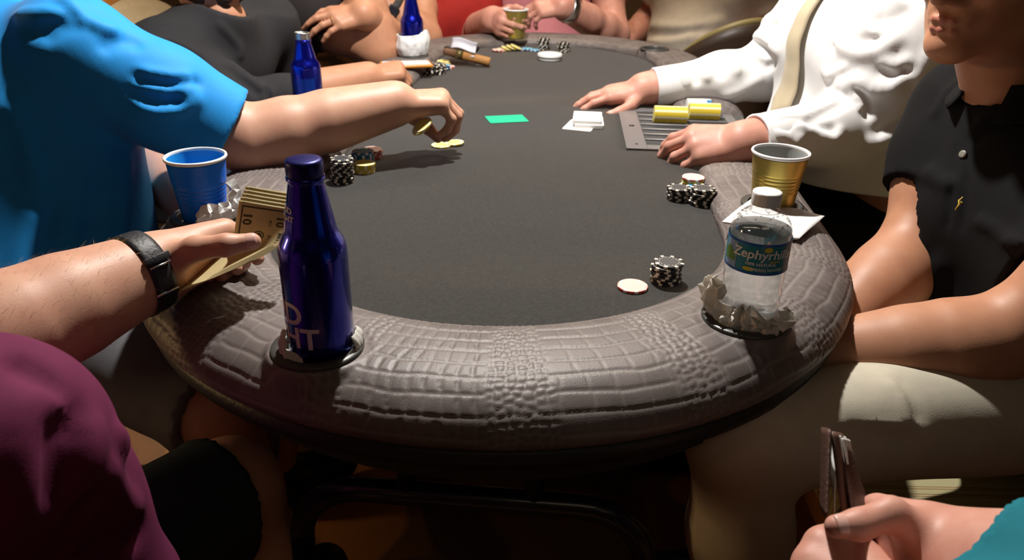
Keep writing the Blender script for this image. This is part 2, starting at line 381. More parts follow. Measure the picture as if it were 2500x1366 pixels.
# felt, with its racetrack line, and the slab below
def felt_mat():
    m = mat('felt', (.024, .024, .022), .95, 0, .1, bump=(900, .5, 3), mottle=(260, (.043, .0425, .038), .22), sheen=1.0); m.node_tree.nodes['Principled BSDF'].inputs['Sheen Roughness'].default_value = .35; return m
M['felt'] = felt_mat(); M['vinyl'] = mat('black_vinyl', (.012, .011, .011), .5, bump=(200, .3, 3))
def stadloop(r, z, n=48):
    L = []
    for k in range(n + 1): a = PI * k / n; d = -AY * math.cos(a) - AX * math.sin(a); L.append(TA + d * r + Z3 * z)
    for k in range(n + 1): a = PI * k / n; d = AY * math.cos(a) + AX * math.sin(a); L.append(TB + d * r + Z3 * z)
    return L
def stadslab(r, z0, z1, bev=.003):
    L0, L1, L2 = stadloop(r, z0), stadloop(r, z1 - bev), stadloop(r - bev, z1); n = len(L0)
    F = [tuple(range(n - 1, -1, -1)), tuple(range(2 * n, 3 * n))]
    for b in (0, n):
        for k in range(n): F.append((b + k, b + (k + 1) % n, b + n + (k + 1) % n, b + n + k))
    return L0 + L1 + L2, F
mesh('felt_top', *stadslab(ROUT - .012, ZF - .035, ZF), M['felt'], table, smooth=False)
mesh('underside', *stadslab(ROUT - .055, ZF - .105, ZF - .036), M['vinyl'], table, smooth=False)
Ls = []
for r_, z_ in ((.470, -.030), (.488, -.033), (.494, -.042), (.490, -.056), (.470, -.066), (.440, -.068)): Ls.append(stadloop(r_, ZF + z_))
n_ = len(Ls[0])
mesh('skirt', [p for L in Ls for p in L], [(i * n_ + k, (i + 1) * n_ + k, (i + 1) * n_ + (k + 1) % n_, i * n_ + (k + 1) % n_) for i in range(len(Ls) - 1) for k in range(n_)], M['vinyl'], table)
# cup holders let into the rail
M['holder'] = mat('holder', (.055, .055, .050), .33, 0, .5)
for c in HOLD:
    mesh('cup_holder', *lathe([(.0, .019), (.0345, .019), (.0355, .021), (.0358, .0285), (.0365, .0312), (.0380, .0318), (.0462, .0312), (.0470, .0300), (.0468, .0275)], 56, (c[0], c[1], ZF)), M['holder'], table)
# folding leg frames of bent tube
def legframe(t0, t1, sgn):
    q = lambda t, w, z: TA + AX * t + AY * w + Z3 * z
    R_ = .024; pts = [q(t0 - sgn * .06, .23, .0)]
    pts += [q(t0 - sgn * .045, .23, .2), q(t0, .23, .42)]
    for k in range(9): a = PI / 2 * k / 8; pts.append(q(t0, .23 - .09 * (1 - math.cos(a)), .42 + .09 * math.sin(a)))
    for k in range(9): a = PI / 2 * k / 8; pts.append(q(t0, -.14 - .09 * math.sin(a), .51 - .09 * (1 - math.cos(a))))
    pts += [q(t0 - sgn * .045, -.23, .2), q(t0 - sgn * .06, -.23, .0)]
    mesh('leg_frame', *tube(pts, .0165, 16), M['black_metal'], table)
    for w_ in (.082, -.082): mesh('leg_post', *tube([q(t0, w_, .50), q(t1, w_, ZF - .10)], .0125, 14), M['black_metal'], table)
legframe(-.31, -.31, 1); legframe(TL + .31, TL + .31, -1)

# dealer's chip tray let into the felt
tO = A3(.222, 1.512, ZF + .0006); tX = A3(.985, -.06, 0); tX /= np.linalg.norm(tX); tY = np.cross(Z3, tX)
TW, TD = .262, .345
tray = thing('chip_tray', tO, 'grey metal dealer chip tray let into the black felt', 'tray')
M['tray'] = mat('tray', (.17, .16, .16), .38, .2, .5); M['tray_in'] = mat('tray_inside', (.05, .052, .055), .35, .3)
def tp(u, v, z=0): return tO + tX * u + tY * v + Z3 * z
fr = []
IX0, IX1, IY0, IY1 = .042, TW - .022, .028, TD - .028
for (u0, u1, v0, v1) in ((0, IX0, 0, TD), (IX1, TW, 0, TD), (IX0, IX1, 0, IY0), (IX0, IX1, IY1, TD)):
    fr.append(box(tp((u0 + u1) / 2, (v0 + v1) / 2, .002), tX, tY, Z3, (u1 - u0) / 2, (v1 - v0) / 2, .0022, .0006, 1))
mesh('tray_rim', *join(*fr), M['tray'], tray, smooth=False)
NT = 7; pit = (IY1 - IY0) / NT
for k in range(NT):
    c0 = IY0 + pit * (k + .5)
    def tr(u, v, c0=c0):
        a = PI * (v); return tp(IX0 + (IX1 - IX0) * u, c0 - math.cos(a) * pit * .47, .0 - math.sin(a) * .0025 + .0035)
    mesh('chip_channel', *gridsurf(tr, 2, 12), M['tray_in'], tray)
    if k: mesh('divider', *box(tp((IX0 + IX1) / 2, IY0 + pit * k, .003), tX, tY, Z3, (IX1 - IX0) / 2, .0035, .003, .001, 1), M['tray'], tray)
for v, r in ((.175, .006), (.03, .003), (.32, .003)): mesh('screw_hole', *lathe([(0, .0052), (r, .0052), (r, .0042)], 14, tp(.022, v)), M['black_plastic'], tray)
mesh('screw_hole', *lathe([(0, .0052), (.006, .0052), (.006, .0042)], 14, tp(TW - .012, .2)), M['black_plastic'], tray)

# ------------------------------------------------------------------ chips
def chip_mats(n, body, spot_, face):
    return [mat(n + '_body', body, .45), mat(n + '_spot', spot_, .45), mat(n + '_face', face, .5)]
CM = {'black': chip_mats('chip_black', (.012, .011, .011), (.72, .66, .55), (.045, .045, .048)),
      'yellow': chip_mats('chip_yellow', (.66, .50, .04), (.80, .76, .50), (.74, .66, .18)),
      'blue': chip_mats('chip_blue', (.02, .17, .36), (.75, .74, .70), (.10, .42, .62)),
      'pink': chip_mats('chip_pink', (.55, .08, .06), (.80, .66, .60), (.78, .52, .46)),
      'white': chip_mats('chip_white', (.74, .74, .70), (.55, .55, .5), (.80, .80, .78))}
CR, CT = .0195, .0034
def chip_mesh(kind):
    n = 48; prof = [(.0, 0), (.0150, 0), (CR - .0006, 0), (CR, .0006), (CR, CT - .0006), (CR - .0006, CT), (.0148, CT), (.0132, CT - .0001), (.0122, CT - .0001), (.0, CT - .0002)]
    V, F, mi = [], [], []
    for r, z in prof:
        for k in range(n): a = 2 * PI * k / n; V.append((r * math.cos(a), r * math.sin(a), z))
    for i in range(len(prof) - 1):
        for k in range(n):
            F.append((i * n + k, i * n + (k + 1) % n, (i + 1) * n + (k + 1) % n, (i + 1) * n + k))
            sp = (k % 6) in (0, 1)
            mi.append(1 if (i in (1, 2, 3, 4, 5) and sp) or (i == 7 and k % 3 == 2) else (2 if i in (0, 8, 6, 7) else 0))
            if kind in ('pink',) and i == 5: mi[-1] = 1 if sp else 2
            if kind == 'yellow' and i == 5: mi[-1] = 1
    me = bpy.data.meshes.new('poker_chip_' + kind); me.from_pydata(V, [], F)
    for m in CM[kind]: me.materials.append(m)
    me.polygons.foreach_set('material_index', mi); me.polygons.foreach_set('use_smooth', np.ones(len(F), bool)); me.set_sharp_from_angle(angle=math.radians(50)); me.update()
    return me
CMESH = {k: chip_mesh(k) for k in CM}
def chip(kind, loc, label, group=None, rot=(0, 0, 0)):
    o = bpy.data.objects.new('poker_chip', CMESH[kind]); COL.objects.link(o); o.location = [float(q) for q in loc]; o.rotation_euler = rot
    return tag(o, label, 'poker chip', group)
def stack(kind, x, y, n, where, group, jit=.0012, lean=(0, 0), z0=ZF + .0004):
    for k in range(n):
        jx, jy = random.gauss(0, jit), random.gauss(0, jit)
        nm = 'topmost' if k == n - 1 and n > 1 else ORD[k]
        lab = f'{nm} chip of the {where}' if k in (0, n - 1) else f'{nm} chip up in the {where}'
        chip(kind, (x + jx + lean[0] * k, y + jy + lean[1] * k, z0 + k * (CT + .0001)), lab, group, (0, 0, random.random() * 6.28))
def G(x, y, z=ZF): q = P(x, y, z); return q[0], q[1]
pinkp = {'pink': 'pink'}
chip('pink', (*G(1544, 702), ZF + .0004), 'single pink poker chip lying flat near the front rail')
stack('black', *G(1624, 686), 8, 'black stack beside the single pink chip', 'black stack by the front rail')
stack('black', *G(1656, 486), 6, 'left black stack beside the striped rail end', 'left black stack by the rail end', .0016, (.0001, .0003))
stack('black', *G(1712, 497), 8, 'right black stack touching the rail end', 'right black stack by the rail end', .0022, (.0003, .0002))
stack('blue', *G(1697, 472), 3, 'blue stack behind the two black stacks by the rail end', 'blue stack by the rail end')
stack('yellow', *G(1690, 455), 4, 'yellow stack under a pink chip by the rail end', 'yellow stack by the rail end', .002)
chip('pink', (*G(1690, 455), ZF + 4 * CT + .001), 'pale pink poker chip on top of the yellow stack by the rail end')
stack('black', *G(836, 444), 12, 'tall black stack in the arm shadow on the left', 'black stack on the left', .0016, (.0002, .0002))
stack('yellow', *G(890, 419), 5, 'yellow stack beside the tall black stack on the left', 'yellow stack on the left', .001)
stack('blue', *G(886, 404), 8, 'blue stack behind the yellow stack on the left', 'blue stack on the left', .0008)
stack('pink', *G(908, 385), 5, 'pink stack behind the blue stack on the left', 'pink stack on the left', .0012)
c1 = G(1077, 357); c2 = G(1109, 353)
chip('yellow', (*c1, ZF + .0004), 'yellow poker chip lying flat under the edge of another in mid table', None)
chip('yellow', (c2[0], c2[1], ZF + .0022), 'yellow poker chip leaning on the edge of its neighbour in mid table', None, (0, -.06, 0))
# loose heap in front of the far left player
hp = 'heap beside the hand at the far left rail'
stack('black', *G(1050, 182), 9, 'left black pile beside the phone', 'left black pile by the phone', .003, (.0006, .0004))
stack('black', *G(1068, 180), 8, 'right black pile beside the phone', 'right black pile by the phone', .003, (.0004, .001))
stack('yellow', *G(1083, 160), 4, 'yellow pile beside the far cigar', 'yellow pile by the cigar', .002)
stack('blue', *G(1082, 170), 4, 'blue pile beside the far cigar', 'blue pile by the cigar', .002)
stack('pink', *G(1094, 167), 2, 'pink pair beside the far cigar', 'pink pair by the cigar', .002)
stack('pink', *G(1217, 126), 2, 'pink pair at the far end of the felt', 'pink pair at the far end', .002)
yx, yy = G(1240, 124)
for k, (dx, rx, dz) in enumerate(((-.016, .10, .0), (-.004, .32, .004), (.012, .38, .007), (.026, .42, .009))):
    chip('yellow', (yx + dx, yy, ZF + .0024 + dz), f'yellow poker chip, {["leftmost", "second from left", "third from left", "rightmost"][k]} of the slumped fan at the far end', 'slumped yellow chips at the far end', (0, rx, 0))
for k, (dx, dy) in enumerate(((0, 0), (.03, .004), (.055, .0))):
    x_, y_ = G(1264, 123); chip('blue', (x_ + dx, y_ + dy, ZF + .0005 + (.003 if k == 1 else 0)), f'blue poker chip, {["left", "middle", "right"][k]} of three lying beside the far yellow fan', 'blue chips at the far end')
stack('black', *G(1327, 121), 11, 'left black stack at the far end', 'left black stack at the far end', .0015)
stack('black', *G(1376, 126), 9, 'right black stack at the far end', 'right black stack at the far end', .0018)
bt = P(1342, 146, ZF + .0006)
db = thing('dealer_button', bt, 'large white round dealer button on the felt at the far end', 'dealer button')
mesh('disc', *lathe([(0, 0), (.036, 0), (.038, .002), (.038, .018), (.036, .020), (.030, .0205), (.0, .0205)], 44, bt), CM['white'][2], db, autosmooth=50)
mesh('edge_groove', *lathe([(.0382, .008), (.0384, .009), (.0384, .011), (.0382, .012)], 44, bt), M['black_plastic'], db)
# chips racked on edge in the tray
def racked(kind, chan, u0, n, where, group):
    for k in range(n):
        c = tp(IX0 + u0 + k * (CT + .0002), IY0 + pit * (chan + .5), .0215)
        chip(kind, c, f'{ORD[k] if k else "first"} chip from the felt side in the {where}', group, (0, PI / 2 + .03, math.atan2(tX[1], tX[0])))
racked('yellow', 4, .030, 20, 'front yellow row of the dealer tray', 'front yellow row in the tray')
racked('white', 6, .112, 12, 'white row of the dealer tray', 'white row in the tray')
racked('blue', 6, .112 + 12 * .0036, 3, 'blue run of the dealer tray', 'blue run in the tray')
racked('yellow', 5, .112, 19, 'back yellow row of the dealer tray', 'back yellow row in the tray')
# ------------------------------------------------------------------ soft solids: rounded bones blended into one skin, polygonised
f32 = np.float32
def rc(a, b, ra, rb):
    a = np.asarray(a, f32); b = np.asarray(b, f32); ba = b - a; l2 = float(ba @ ba) + 1e-12; rr = ra - rb; a2 = max(l2 - rr * rr, 1e-9); il2 = 1 / l2
    def f(p):
        pa = p - a; y = pa @ ba; z = y - l2
        q = pa * f32(l2) - y[:, None] * ba; x2 = np.einsum('ij,ij->i', q, q); y2 = y * y * l2; z2 = z * z * l2
        k = np.sign(rr) * rr * rr * x2
        d = (np.sqrt(x2 * a2 * il2) + y * rr) * il2 - ra
        m1 = np.sign(z) * a2 * z2 > k; m2 = np.sign(y) * a2 * y2 < k
        d = np.where(m2, np.sqrt(x2 + y2) * il2 - ra, d); d = np.where(m1, np.sqrt(x2 + z2) * il2 - rb, d)
        return d.astype(f32)
    f.lo = np.minimum(a - ra, b - rb); f.hi = np.maximum(a + ra, b + rb); return f
def chain(pts, rs, k=.012):
    return U(k, *[rc(pts[i], pts[i + 1], rs[i], rs[i + 1]) for i in range(len(pts) - 1)])
def ell(c, r, R=None):
    c = np.asarray(c, f32); r = np.asarray(r, f32); R = np.eye(3, dtype=f32) if R is None else np.asarray(R, f32)   # rows = axes
    def f(p):
        q = (p - c) @ R.T; k0 = np.sqrt(((q / r) ** 2).sum(1)); k1 = np.sqrt(((q / (r * r)) ** 2).sum(1))
        return (k0 * (k0 - 1) / np.maximum(k1, 1e-6)).astype(f32)
    m = float(r.max()); f.lo = c - m; f.hi = c + m; return f
def smin(a, b, k):
    if k <= 0: return np.minimum(a, b)
    h = np.maximum(k - np.abs(a - b), 0) / k; return np.minimum(a, b) - h * h * (k * .25)
def U(k, *fs):
    def f(p):
        d = fs[0](p)
        for g in fs[1:]: d = smin(d, g(p), f32(k))
        return d
    f.lo = np.min([g.lo for g in fs], 0); f.hi = np.max([g.hi for g in fs], 0); return f
def cut(g, pt, n, k=0.0):
    """keep the side of the plane that n points away from"""
    pt = np.asarray(pt, f32); n = np.asarray(n, float); n = (n / np.linalg.norm(n)).astype(f32)
    def f(p):
        h = (p - pt) @ n; d = g(p); return -smin(-d, -h, f32(k)) if k else np.maximum(d, h)
    f.lo, f.hi = g.lo, g.hi; return f
def minus(g, h, k=.004):
    def f(p): return -smin(-g(p), h(p), f32(k))
    f.lo, f.hi = g.lo, g.hi; return f
def folds(g, L, noise=0.0, nscale=30., seed=0, limit=.03):
    """creases: (p0, p1, width, height) ridges or (negative) valleys, and faint ripples"""
    r = np.random.default_rng(seed); D = r.normal(size=(7, 3)); D /= np.linalg.norm(D, axis=1)[:, None]; D = (D * nscale * r.uniform(.5, 1.6, 7)[:, None]).astype(f32); ph = r.uniform(0, 6.28, 7)
    L = [(np.asarray(a, f32), np.asarray(b, f32), w_, h_) for a, b, w_, h_ in L]
    def f(p):
        d = g(p); m = np.abs(d) < limit
        if not m.any(): return d
        q = p[m]; e = np.zeros(len(q), f32)
        for a, b, w_, h_ in L:
            ba = b - a; t = np.clip(((q - a) @ ba) / (ba @ ba), 0, 1); x = q - a - t[:, None] * ba
            e += h_ * np.exp(-(x * x).sum(1) / (w_ * w_)) * np.sqrt(np.clip(4 * t * (1 - t) + .12, 0, 1))
        if noise:
            w0 = np.sin(q @ D[5] * .5 + ph[5]) * 1.3; s = 0
            for i in range(5): s = s + np.sin(q @ D[i] + ph[i] + w0)
            e += noise * .3 * s
        d = d.copy(); d[m] -= e; return d
    f.lo, f.hi = g.lo, g.hi; return f
def pxfolds(g, polys, limit=.03):
    """creases drawn as polylines laid on the cloth where a sight line meets it: (points, width, height)"""
    segs = []; zs = np.linspace(.35, 3.6, 1300)
    for pts, w_, h_ in polys:
        P3 = []
        L2 = [(q[0], q[1]) for q in (smoothline([(a, b, 0) for a, b in pts], 4 * len(pts)))]
        for x, y in L2:
            rr = CAMO + ray(x, y)[None] * zs[:, None]; d = g(rr.astype(f32)); i = int(np.argmax(d < .001)); P3.append(rr[i] if d[i] < .001 else None)
        P3 = [q for q in P3 if q is not None]
        if len(P3) < 2: continue
        m = len(P3) - 1; segs.append(([(P3[i].astype(f32), P3[i + 1].astype(f32), min(1., 2.4 * math.sin(PI * (i + .5) / m) ** .8)) for i in range(m) if np.linalg.norm(P3[i] - P3[i + 1]) < .15], w_, h_))
    def f(p):
        d = g(p); m = np.abs(d) < limit
        if not m.any(): return d
        q = p[m]; e = np.zeros(len(q), f32)
        for S_, w_, h_ in segs:
            if not S_: continue
            lo = np.min([np.minimum(a, b) for a, b, _ in S_], 0) - 2.2 * w_; hi = np.max([np.maximum(a, b) for a, b, _ in S_], 0) + 2.2 * w_
            k = np.where(((q > lo) & (q < hi)).all(1))[0]
            if not len(k): continue
            qq = q[k]; best = np.zeros(len(k), f32)
            for a, b, tp_ in S_:
                ba = b - a; t = np.clip(((qq - a) @ ba) / max(ba @ ba, 1e-12), 0, 1); x = qq - a - t[:, None] * ba
                best = np.maximum(best, tp_ * np.exp(-(x * x).sum(1) / (w_ * w_)))
            e[k] += h_ * best
        d = d.copy(); d[m] -= e; return d
    f.lo, f.hi = g.lo - .01, g.hi + .01; return f
_CE = np.array([[0, 0, 0], [1, 0, 0], [0, 1, 0], [1, 1, 0], [0, 0, 1], [1, 0, 1], [0, 1, 1], [1, 1, 1]])
_ED = [(0, 1), (2, 3), (4, 5), (6, 7), (0, 2), (1, 3), (4, 6), (5, 7), (0, 4), (1, 5), (2, 6), (3, 7)]
def polygonise(f, h, lo=None, hi=None, pad=.012):
    lo = np.asarray(f.lo if lo is None else lo, float) - pad; hi = np.asarray(f.hi if hi is None else hi, float) + pad
    B = 6; nb = np.maximum(np.ceil((hi - lo) / (h * B)).astype(int), 1); n = nb * B + 1
    # coarse pass picks the blocks the skin runs through
    cc = np.stack(np.meshgrid(*[lo[i] + (np.arange(nb[i]) + .5) * h * B for i in range(3)], indexing='ij'), -1).reshape(-1, 3).astype(f32)
    cdist = f(cc).reshape(nb); R = h * B * .87 * 1.25 + .004
    act = np.abs(cdist) < R
    D = np.repeat(np.repeat(np.repeat(np.where(cdist < 0, -1, 1).astype(f32), B, 0), B, 1), B, 2); D = np.pad(D, ((0, 1),) * 3, mode='edge')
    bi = np.argwhere(act); mk = np.zeros(n, bool)
    for i, j, k in bi: mk[i * B:i * B + B + 1, j * B:j * B + B + 1, k * B:k * B + B + 1] = True
    ii = np.argwhere(mk); pts = (lo + ii * h).astype(f32)
    val = np.concatenate([f(pts[s:s + 200000]) for s in range(0, len(pts), 200000)]) if len(pts) else np.zeros(0, f32)
    D[tuple(ii.T)] = val
    D[0] = np.abs(D[0]) + 1e-5; D[-1] = np.abs(D[-1]) + 1e-5; D[:, 0] = np.abs(D[:, 0]) + 1e-5; D[:, -1] = np.abs(D[:, -1]) + 1e-5; D[:, :, 0] = np.abs(D[:, :, 0]) + 1e-5; D[:, :, -1] = np.abs(D[:, :, -1]) + 1e-5
    S = D < 0
    c = np.zeros(np.array(n) - 1, np.int8)
    for o in _CE: c += S[o[0]:n[0] - 1 + o[0], o[1]:n[1] - 1 + o[1], o[2]:n[2] - 1 + o[2]]
    cells = np.argwhere((c > 0) & (c < 8)); idx = -np.ones(np.array(n) - 1, np.int64); idx[tuple(cells.T)] = np.arange(len(cells))
    v8 = np.stack([D[tuple((cells + o).T)] for o in _CE], 1)
    acc = np.zeros((len(cells), 3)); cnt = np.zeros(len(cells))
    for a, b in _ED:
        va, vb = v8[:, a], v8[:, b]; m = (va < 0) != (vb < 0); t = np.where(m, va / np.where(m, va - vb, 1), 0)
        acc += np.where(m[:, None], _CE[a] + t[:, None] * (_CE[b] - _CE[a]), 0); cnt += m
    V = lo + (cells + acc / cnt[:, None]) * h
    Q = []
    for ax in range(3):
        s0 = [slice(0, n[i] - (i == ax)) for i in range(3)]; s1 = [slice(1 if i == ax else 0, n[i]) for i in range(3)]
        A_, B_ = S[tuple(s0)], S[tuple(s1)]; e = np.argwhere(A_ != B_); u, v = (ax + 1) % 3, (ax + 2) % 3
        e = e[(e[:, u] > 0) & (e[:, v] > 0) & (e[:, u] < n[u] - 1) & (e[:, v] < n[v] - 1)]
        if not len(e): continue
        def at_(du, dv): q = e.copy(); q[:, u] -= du; q[:, v] -= dv; return idx[tuple(q.T)]
        q = np.stack([at_(1, 1), at_(0, 1), at_(0, 0), at_(1, 0)], 1); fl = ~A_[tuple(e.T)]; q[fl] = q[fl][:, ::-1]; Q.append(q)
    F = np.vstack(Q); F = F[(F >= 0).all(1)]
    # settle the vertices on the true surface
    for _ in range(2):
        e = h * .35; p = V.astype(f32); g = np.stack([f(p + f32(e) * np.eye(3, dtype=f32)[i]) - f(p - f32(e) * np.eye(3, dtype=f32)[i]) for i in range(3)], 1) / (2 * e)
        V = V - np.clip(f(p)[:, None] * g / np.maximum((g * g).sum(1, keepdims=True), .2), -.5 * h, .5 * h) * .9
    return V, F
def merge(*vf):
    V, F, o = [], [], 0
    for v, f in vf: V.append(v); F.append(np.asarray(f) + o); o += len(v)
    return np.vstack(V), np.vstack(F)
def nz(v): v = np.asarray(v, float); return v / np.linalg.norm(v)
def rot(v, ax, deg):
    a = math.radians(deg); ax = nz(ax); return v * math.cos(a) + np.cross(ax, v) * math.sin(a) + ax * (ax @ v) * (1 - math.cos(a))

# ------------------------------------------------------------------ anatomy
LEN = [(.042, .026, .020), (.046, .029, .021), (.043, .027, .020), (.034, .020, .018)]
FR = [(.0110, .0096, .0085, .0070), (.0112, .0098, .0087, .0072), (.0106, .0093, .0083, .0068), (.0096, .0083, .0074, .0061)]
def hand(W, f, n, side, curl, spread=(6, 1, -4, -9), thumb=((.75, .62, -.2), (.9, .4, -.2), (.97, .2, -.2)), s=1.0, nails=None, palm=1.0, fpts=None, tpts=None):
    """W wrist, f finger direction, n back-of-hand normal, side +1 right / -1 left, curl[i] = three bends, thumb = directions in (f, thumbward, n)"""
    f = nz(f); n = np.asarray(n, float); n = nz(n - f * (n @ f)); t = side * np.cross(n, f); W = np.asarray(W, float); pr = []; fin = []
    off = (.028, .009, -.011, -.029); fo = (.090, .094, .088, .079); no = (-.003, .002, 0, -.005)
    for i in range(4):
        b = W + s * (f * fo[i] + t * off[i] + n * no[i])
        pr.append(rc(W + s * (f * .010 + t * off[i] * .52 - n * .001), b, .0170 * s * palm, .0128 * s)); pr.append(rc(W + s * (f * .03 + t * off[i] * .7 - n * .007), b - n * .004 * s, .0150 * s * palm, .0115 * s))
        d = rot(f, n, side * spread[i] * 1.0) if False else nz(f * math.cos(math.radians(spread[i])) + t * math.sin(math.radians(spread[i])))
        ax = nz(np.cross(d, -n)); pts = [b]; dd = d
        for k in range(3): dd = rot(dd, ax, curl[i][k]); pts.append(pts[-1] + dd * LEN[i][k] * s)
        r = [q * s for q in FR[i]]
        if fpts and i in fpts: pts = [np.asarray(q, float) for q in fpts[i]]; dd = nz(pts[3] - pts[2]); e_1 = nz(pts[1] - pts[0]); ax = np.cross(e_1, dd); ax = nz(ax) if np.linalg.norm(ax) > .02 else nz(np.cross(d, -n)); pr[-2] = rc(W + s * (f * .010 + t * off[i] * .52 - n * .001), pts[0], .0170 * s * palm, .0124 * s); pr[-1] = rc(W + s * (f * .03 + t * off[i] * .7 - n * .007), pts[0] - n * .004 * s, .0150 * s * palm, .0112 * s)
        fin.append(U(.004 * s, rc(pts[0], pts[1], r[0], r[1]), rc(pts[1], pts[2], r[1], r[2]), rc(pts[2], pts[3], r[2], r[3])))
        if nails is not None: up = nz(np.cross(dd, -ax)); up = up if up @ n * 1 > -2 else up; nails.append((pts[3] - dd * .004 * s, dd, nz(np.cross(ax, dd)) * -1, r[3] * 1.04, .0105 * s))
    T = [W + s * (f * .020 + t * .020 - n * .008)]; loc = lambda q: nz(f * q[0] + t * q[1] + n * q[2])
    for q, l in zip(thumb, (.044, .033, .027)): T.append(T[-1] + loc(q) * l * s)
    if tpts: T = [np.asarray(q, float) for q in tpts]
    tr = (.0165 * s, .0128 * s, .0112 * s, .0086 * s)
    th = U(.006 * s, rc(T[0], T[1], tr[0], tr[1]), rc(T[1], T[2], tr[1], tr[2]), rc(T[2], T[3], tr[2], tr[3]))
    ib = np.asarray(fpts[0][0], float) if fpts and 0 in fpts else W + s * (f * .085 + t * .026 - n * .005)
    web = U(.01, rc(T[0], W * .4 + ib * .6, .016 * s, .012 * s), rc(T[1] * .55 + T[0] * .45, W * .2 + ib * .8, .011 * s, .009 * s))
    if nails is not None:
        dd = nz(T[3] - T[2]); up = nz(n * .4 + t * .6) if tpts is None else nz(CAMO - T[3] + Z3 * .3); up = nz(up - dd * (up @ dd)); nails.append((T[3] - dd * .003, dd, up, tr[3] * 1.05, .0125 * s))
    P_ = U(.014 * s, *pr, web); Fg = U(.0012, *fin)
    return U(.006 * s, P_, Fg, th), dict(f=f, n=n, t=t, T=T)
def arm(S, E, W, r=(.060, .053, .047, .0475, .0295), hd=None, sc=1.0):
    S, E, W = (np.asarray(q, float) for q in (S, E, W)); r = [q * sc for q in r]
    ps = [rc(S, S * .5 + E * .5, r[0], r[1]), rc(S * .5 + E * .5, E, r[1], r[2]), rc(E, E * .74 + W * .26, r[2], r[3]), rc(E * .74 + W * .26, W, r[3], r[4])]
    if hd is not None:
        for q in (1, -1): ps.append(rc(E * .45 + W * .55 + hd['t'] * .006 * q, W + hd['f'] * .012 + hd['t'] * .010 * q, r[3] * .78, r[4] * .80))
    return U(.035, *ps)
def torso(Pv, C, N, rS, lS, front, w_=1.0, belly=.0, fat=1.0, g=0.0):
    """pelvis, chest, neck base, shoulders; front = facing; g inflates"""
    Pv, C, N, rS, lS = (np.asarray(q, float) for q in (Pv, C, N, rS, lS)); R = nz(rS - lS); fr = nz(front)
    ps = []
    for q in (1, -1):
        ps += [rc(Pv + R * .075 * q * w_, C + R * .080 * q * w_, .118 * fat + g, .112 * fat + g), rc(C + R * .085 * q * w_ + A3(0, 0, .02), (rS if q > 0 else lS) - R * .02 * q, .100 + g, .066 + g)]
    ps.append(rc(C + A3(0, 0, .05), N, .085 + g, .058 + g))
    if belly: ps.append(ell(Pv * .45 + C * .55 + fr * .05 - A3(0, 0, .05), (.14 + belly + g, .15 + belly + g, .17 + g)))
    return U(.06, *ps)
def leg(H, K, An, g=0.0, sc=1.0): return U(.03, rc(H, K, .092 * sc + g, .064 * sc + g), rc(K, np.asarray(K) * .7 + np.asarray(An) * .3, .060 * sc + g, .058 * sc + g), rc(np.asarray(K) * .7 + np.asarray(An) * .3, An, .058 * sc + g, .040 * sc + g))
def head(c, fwd, upv=(0, 0, 1), beard=False):
    """c = point midway between the ears at eye height"""
    fy = nz(fwd); ux = nz(np.cross(fy, upv)); uz = np.cross(ux, fy); c = np.asarray(c, float)
    def L(x, y, z): return c + ux * x + fy * y + uz * z
    R = np.stack([ux, fy, uz])
    ps = U(.035, ell(L(0, -.015, .03), (.074, .096, .088), R), ell(L(0, .022, -.030), (.060, .066, .078), R), rc(L(.047, .0, -.062), L(.012, .066, -.102), .022, .018), rc(L(-.047, .0, -.062), L(-.012, .066, -.102), .022, .018))
    ps = U(.016, ps, ell(L(0, .076, -.103), (.020, .015, .015), R), rc(L(.045, .066, .014), L(0, .080, .018), .011, .011), rc(L(-.045, .066, .014), L(0, .080, .018), .011, .011), ell(L(.038, .060, -.032), (.022, .020, .016), R), ell(L(-.038, .060, -.032), (.022, .020, .016), R), rc(L(.016, .074, -.061), L(-.016, .074, -.061), .0115, .0115))
    ps = minus(ps, U(.01, ell(L(.032, .093, -.002), (.020, .017, .012), R), ell(L(-.032, .093, -.002), (.020, .017, .012), R)), .016)
    nose = U(.009, rc(L(0, .083, .004), L(0, .105, -.036), .0080, .0098), ell(L(0, .106, -.0385), (.0105, .0105, .0092), R), ell(L(.0118, .0935, -.0415), (.0066, .0098, .0070), R), ell(L(-.0118, .0935, -.0415), (.0066, .0098, .0070), R))
    nose = minus(nose, U(.001, ell(L(.006, .101, -.049), (.0035, .005, .005), R), ell(L(-.006, .101, -.049), (.0035, .005, .005), R)), .003)
    ps = U(.010, ps, nose)
    lips = U(.003, *[rc(L(q * .0, .0893, -.0668), L(q * .012, .0872, -.0680), .0060, .0056) for q in (1, -1)], *[rc(L(q * .012, .0872, -.0680), L(q * .0235, .0790, -.0716), .0056, .0036) for q in (1, -1)])
    lips2 = U(.003, *[rc(L(0, .0876, -.0800), L(q * .012, .0858, -.0792), .0066, .0060) for q in (1, -1)], *[rc(L(q * .012, .0858, -.0792), L(q * .0225, .0785, -.0738), .0060, .0036) for q in (1, -1)])
    slit = U(.001, *[rc(L(0, .0965, -.0737), L(q * .012, .0948, -.0733), .0013, .0012) for q in (1, -1)], *[rc(L(q * .012, .0948, -.0733), L(q * .0245, .0835, -.0726), .0012, .0008) for q in (1, -1)])
    lipf = minus(U(.0015, lips, lips2), slit, .002); ps = minus(U(.004, U(.004, ps, lips), lips2), slit, .002)
    for q in (1, -1):
        ear = minus(ell(L(.074 * q, -.010, -.014), (.010, .019, .031), R), ell(L(.083 * q, -.006, -.012), (.006, .011, .020), R), .004); ps = U(.008, ps, ear)
    L.lips = lipf
    return ps, L, R
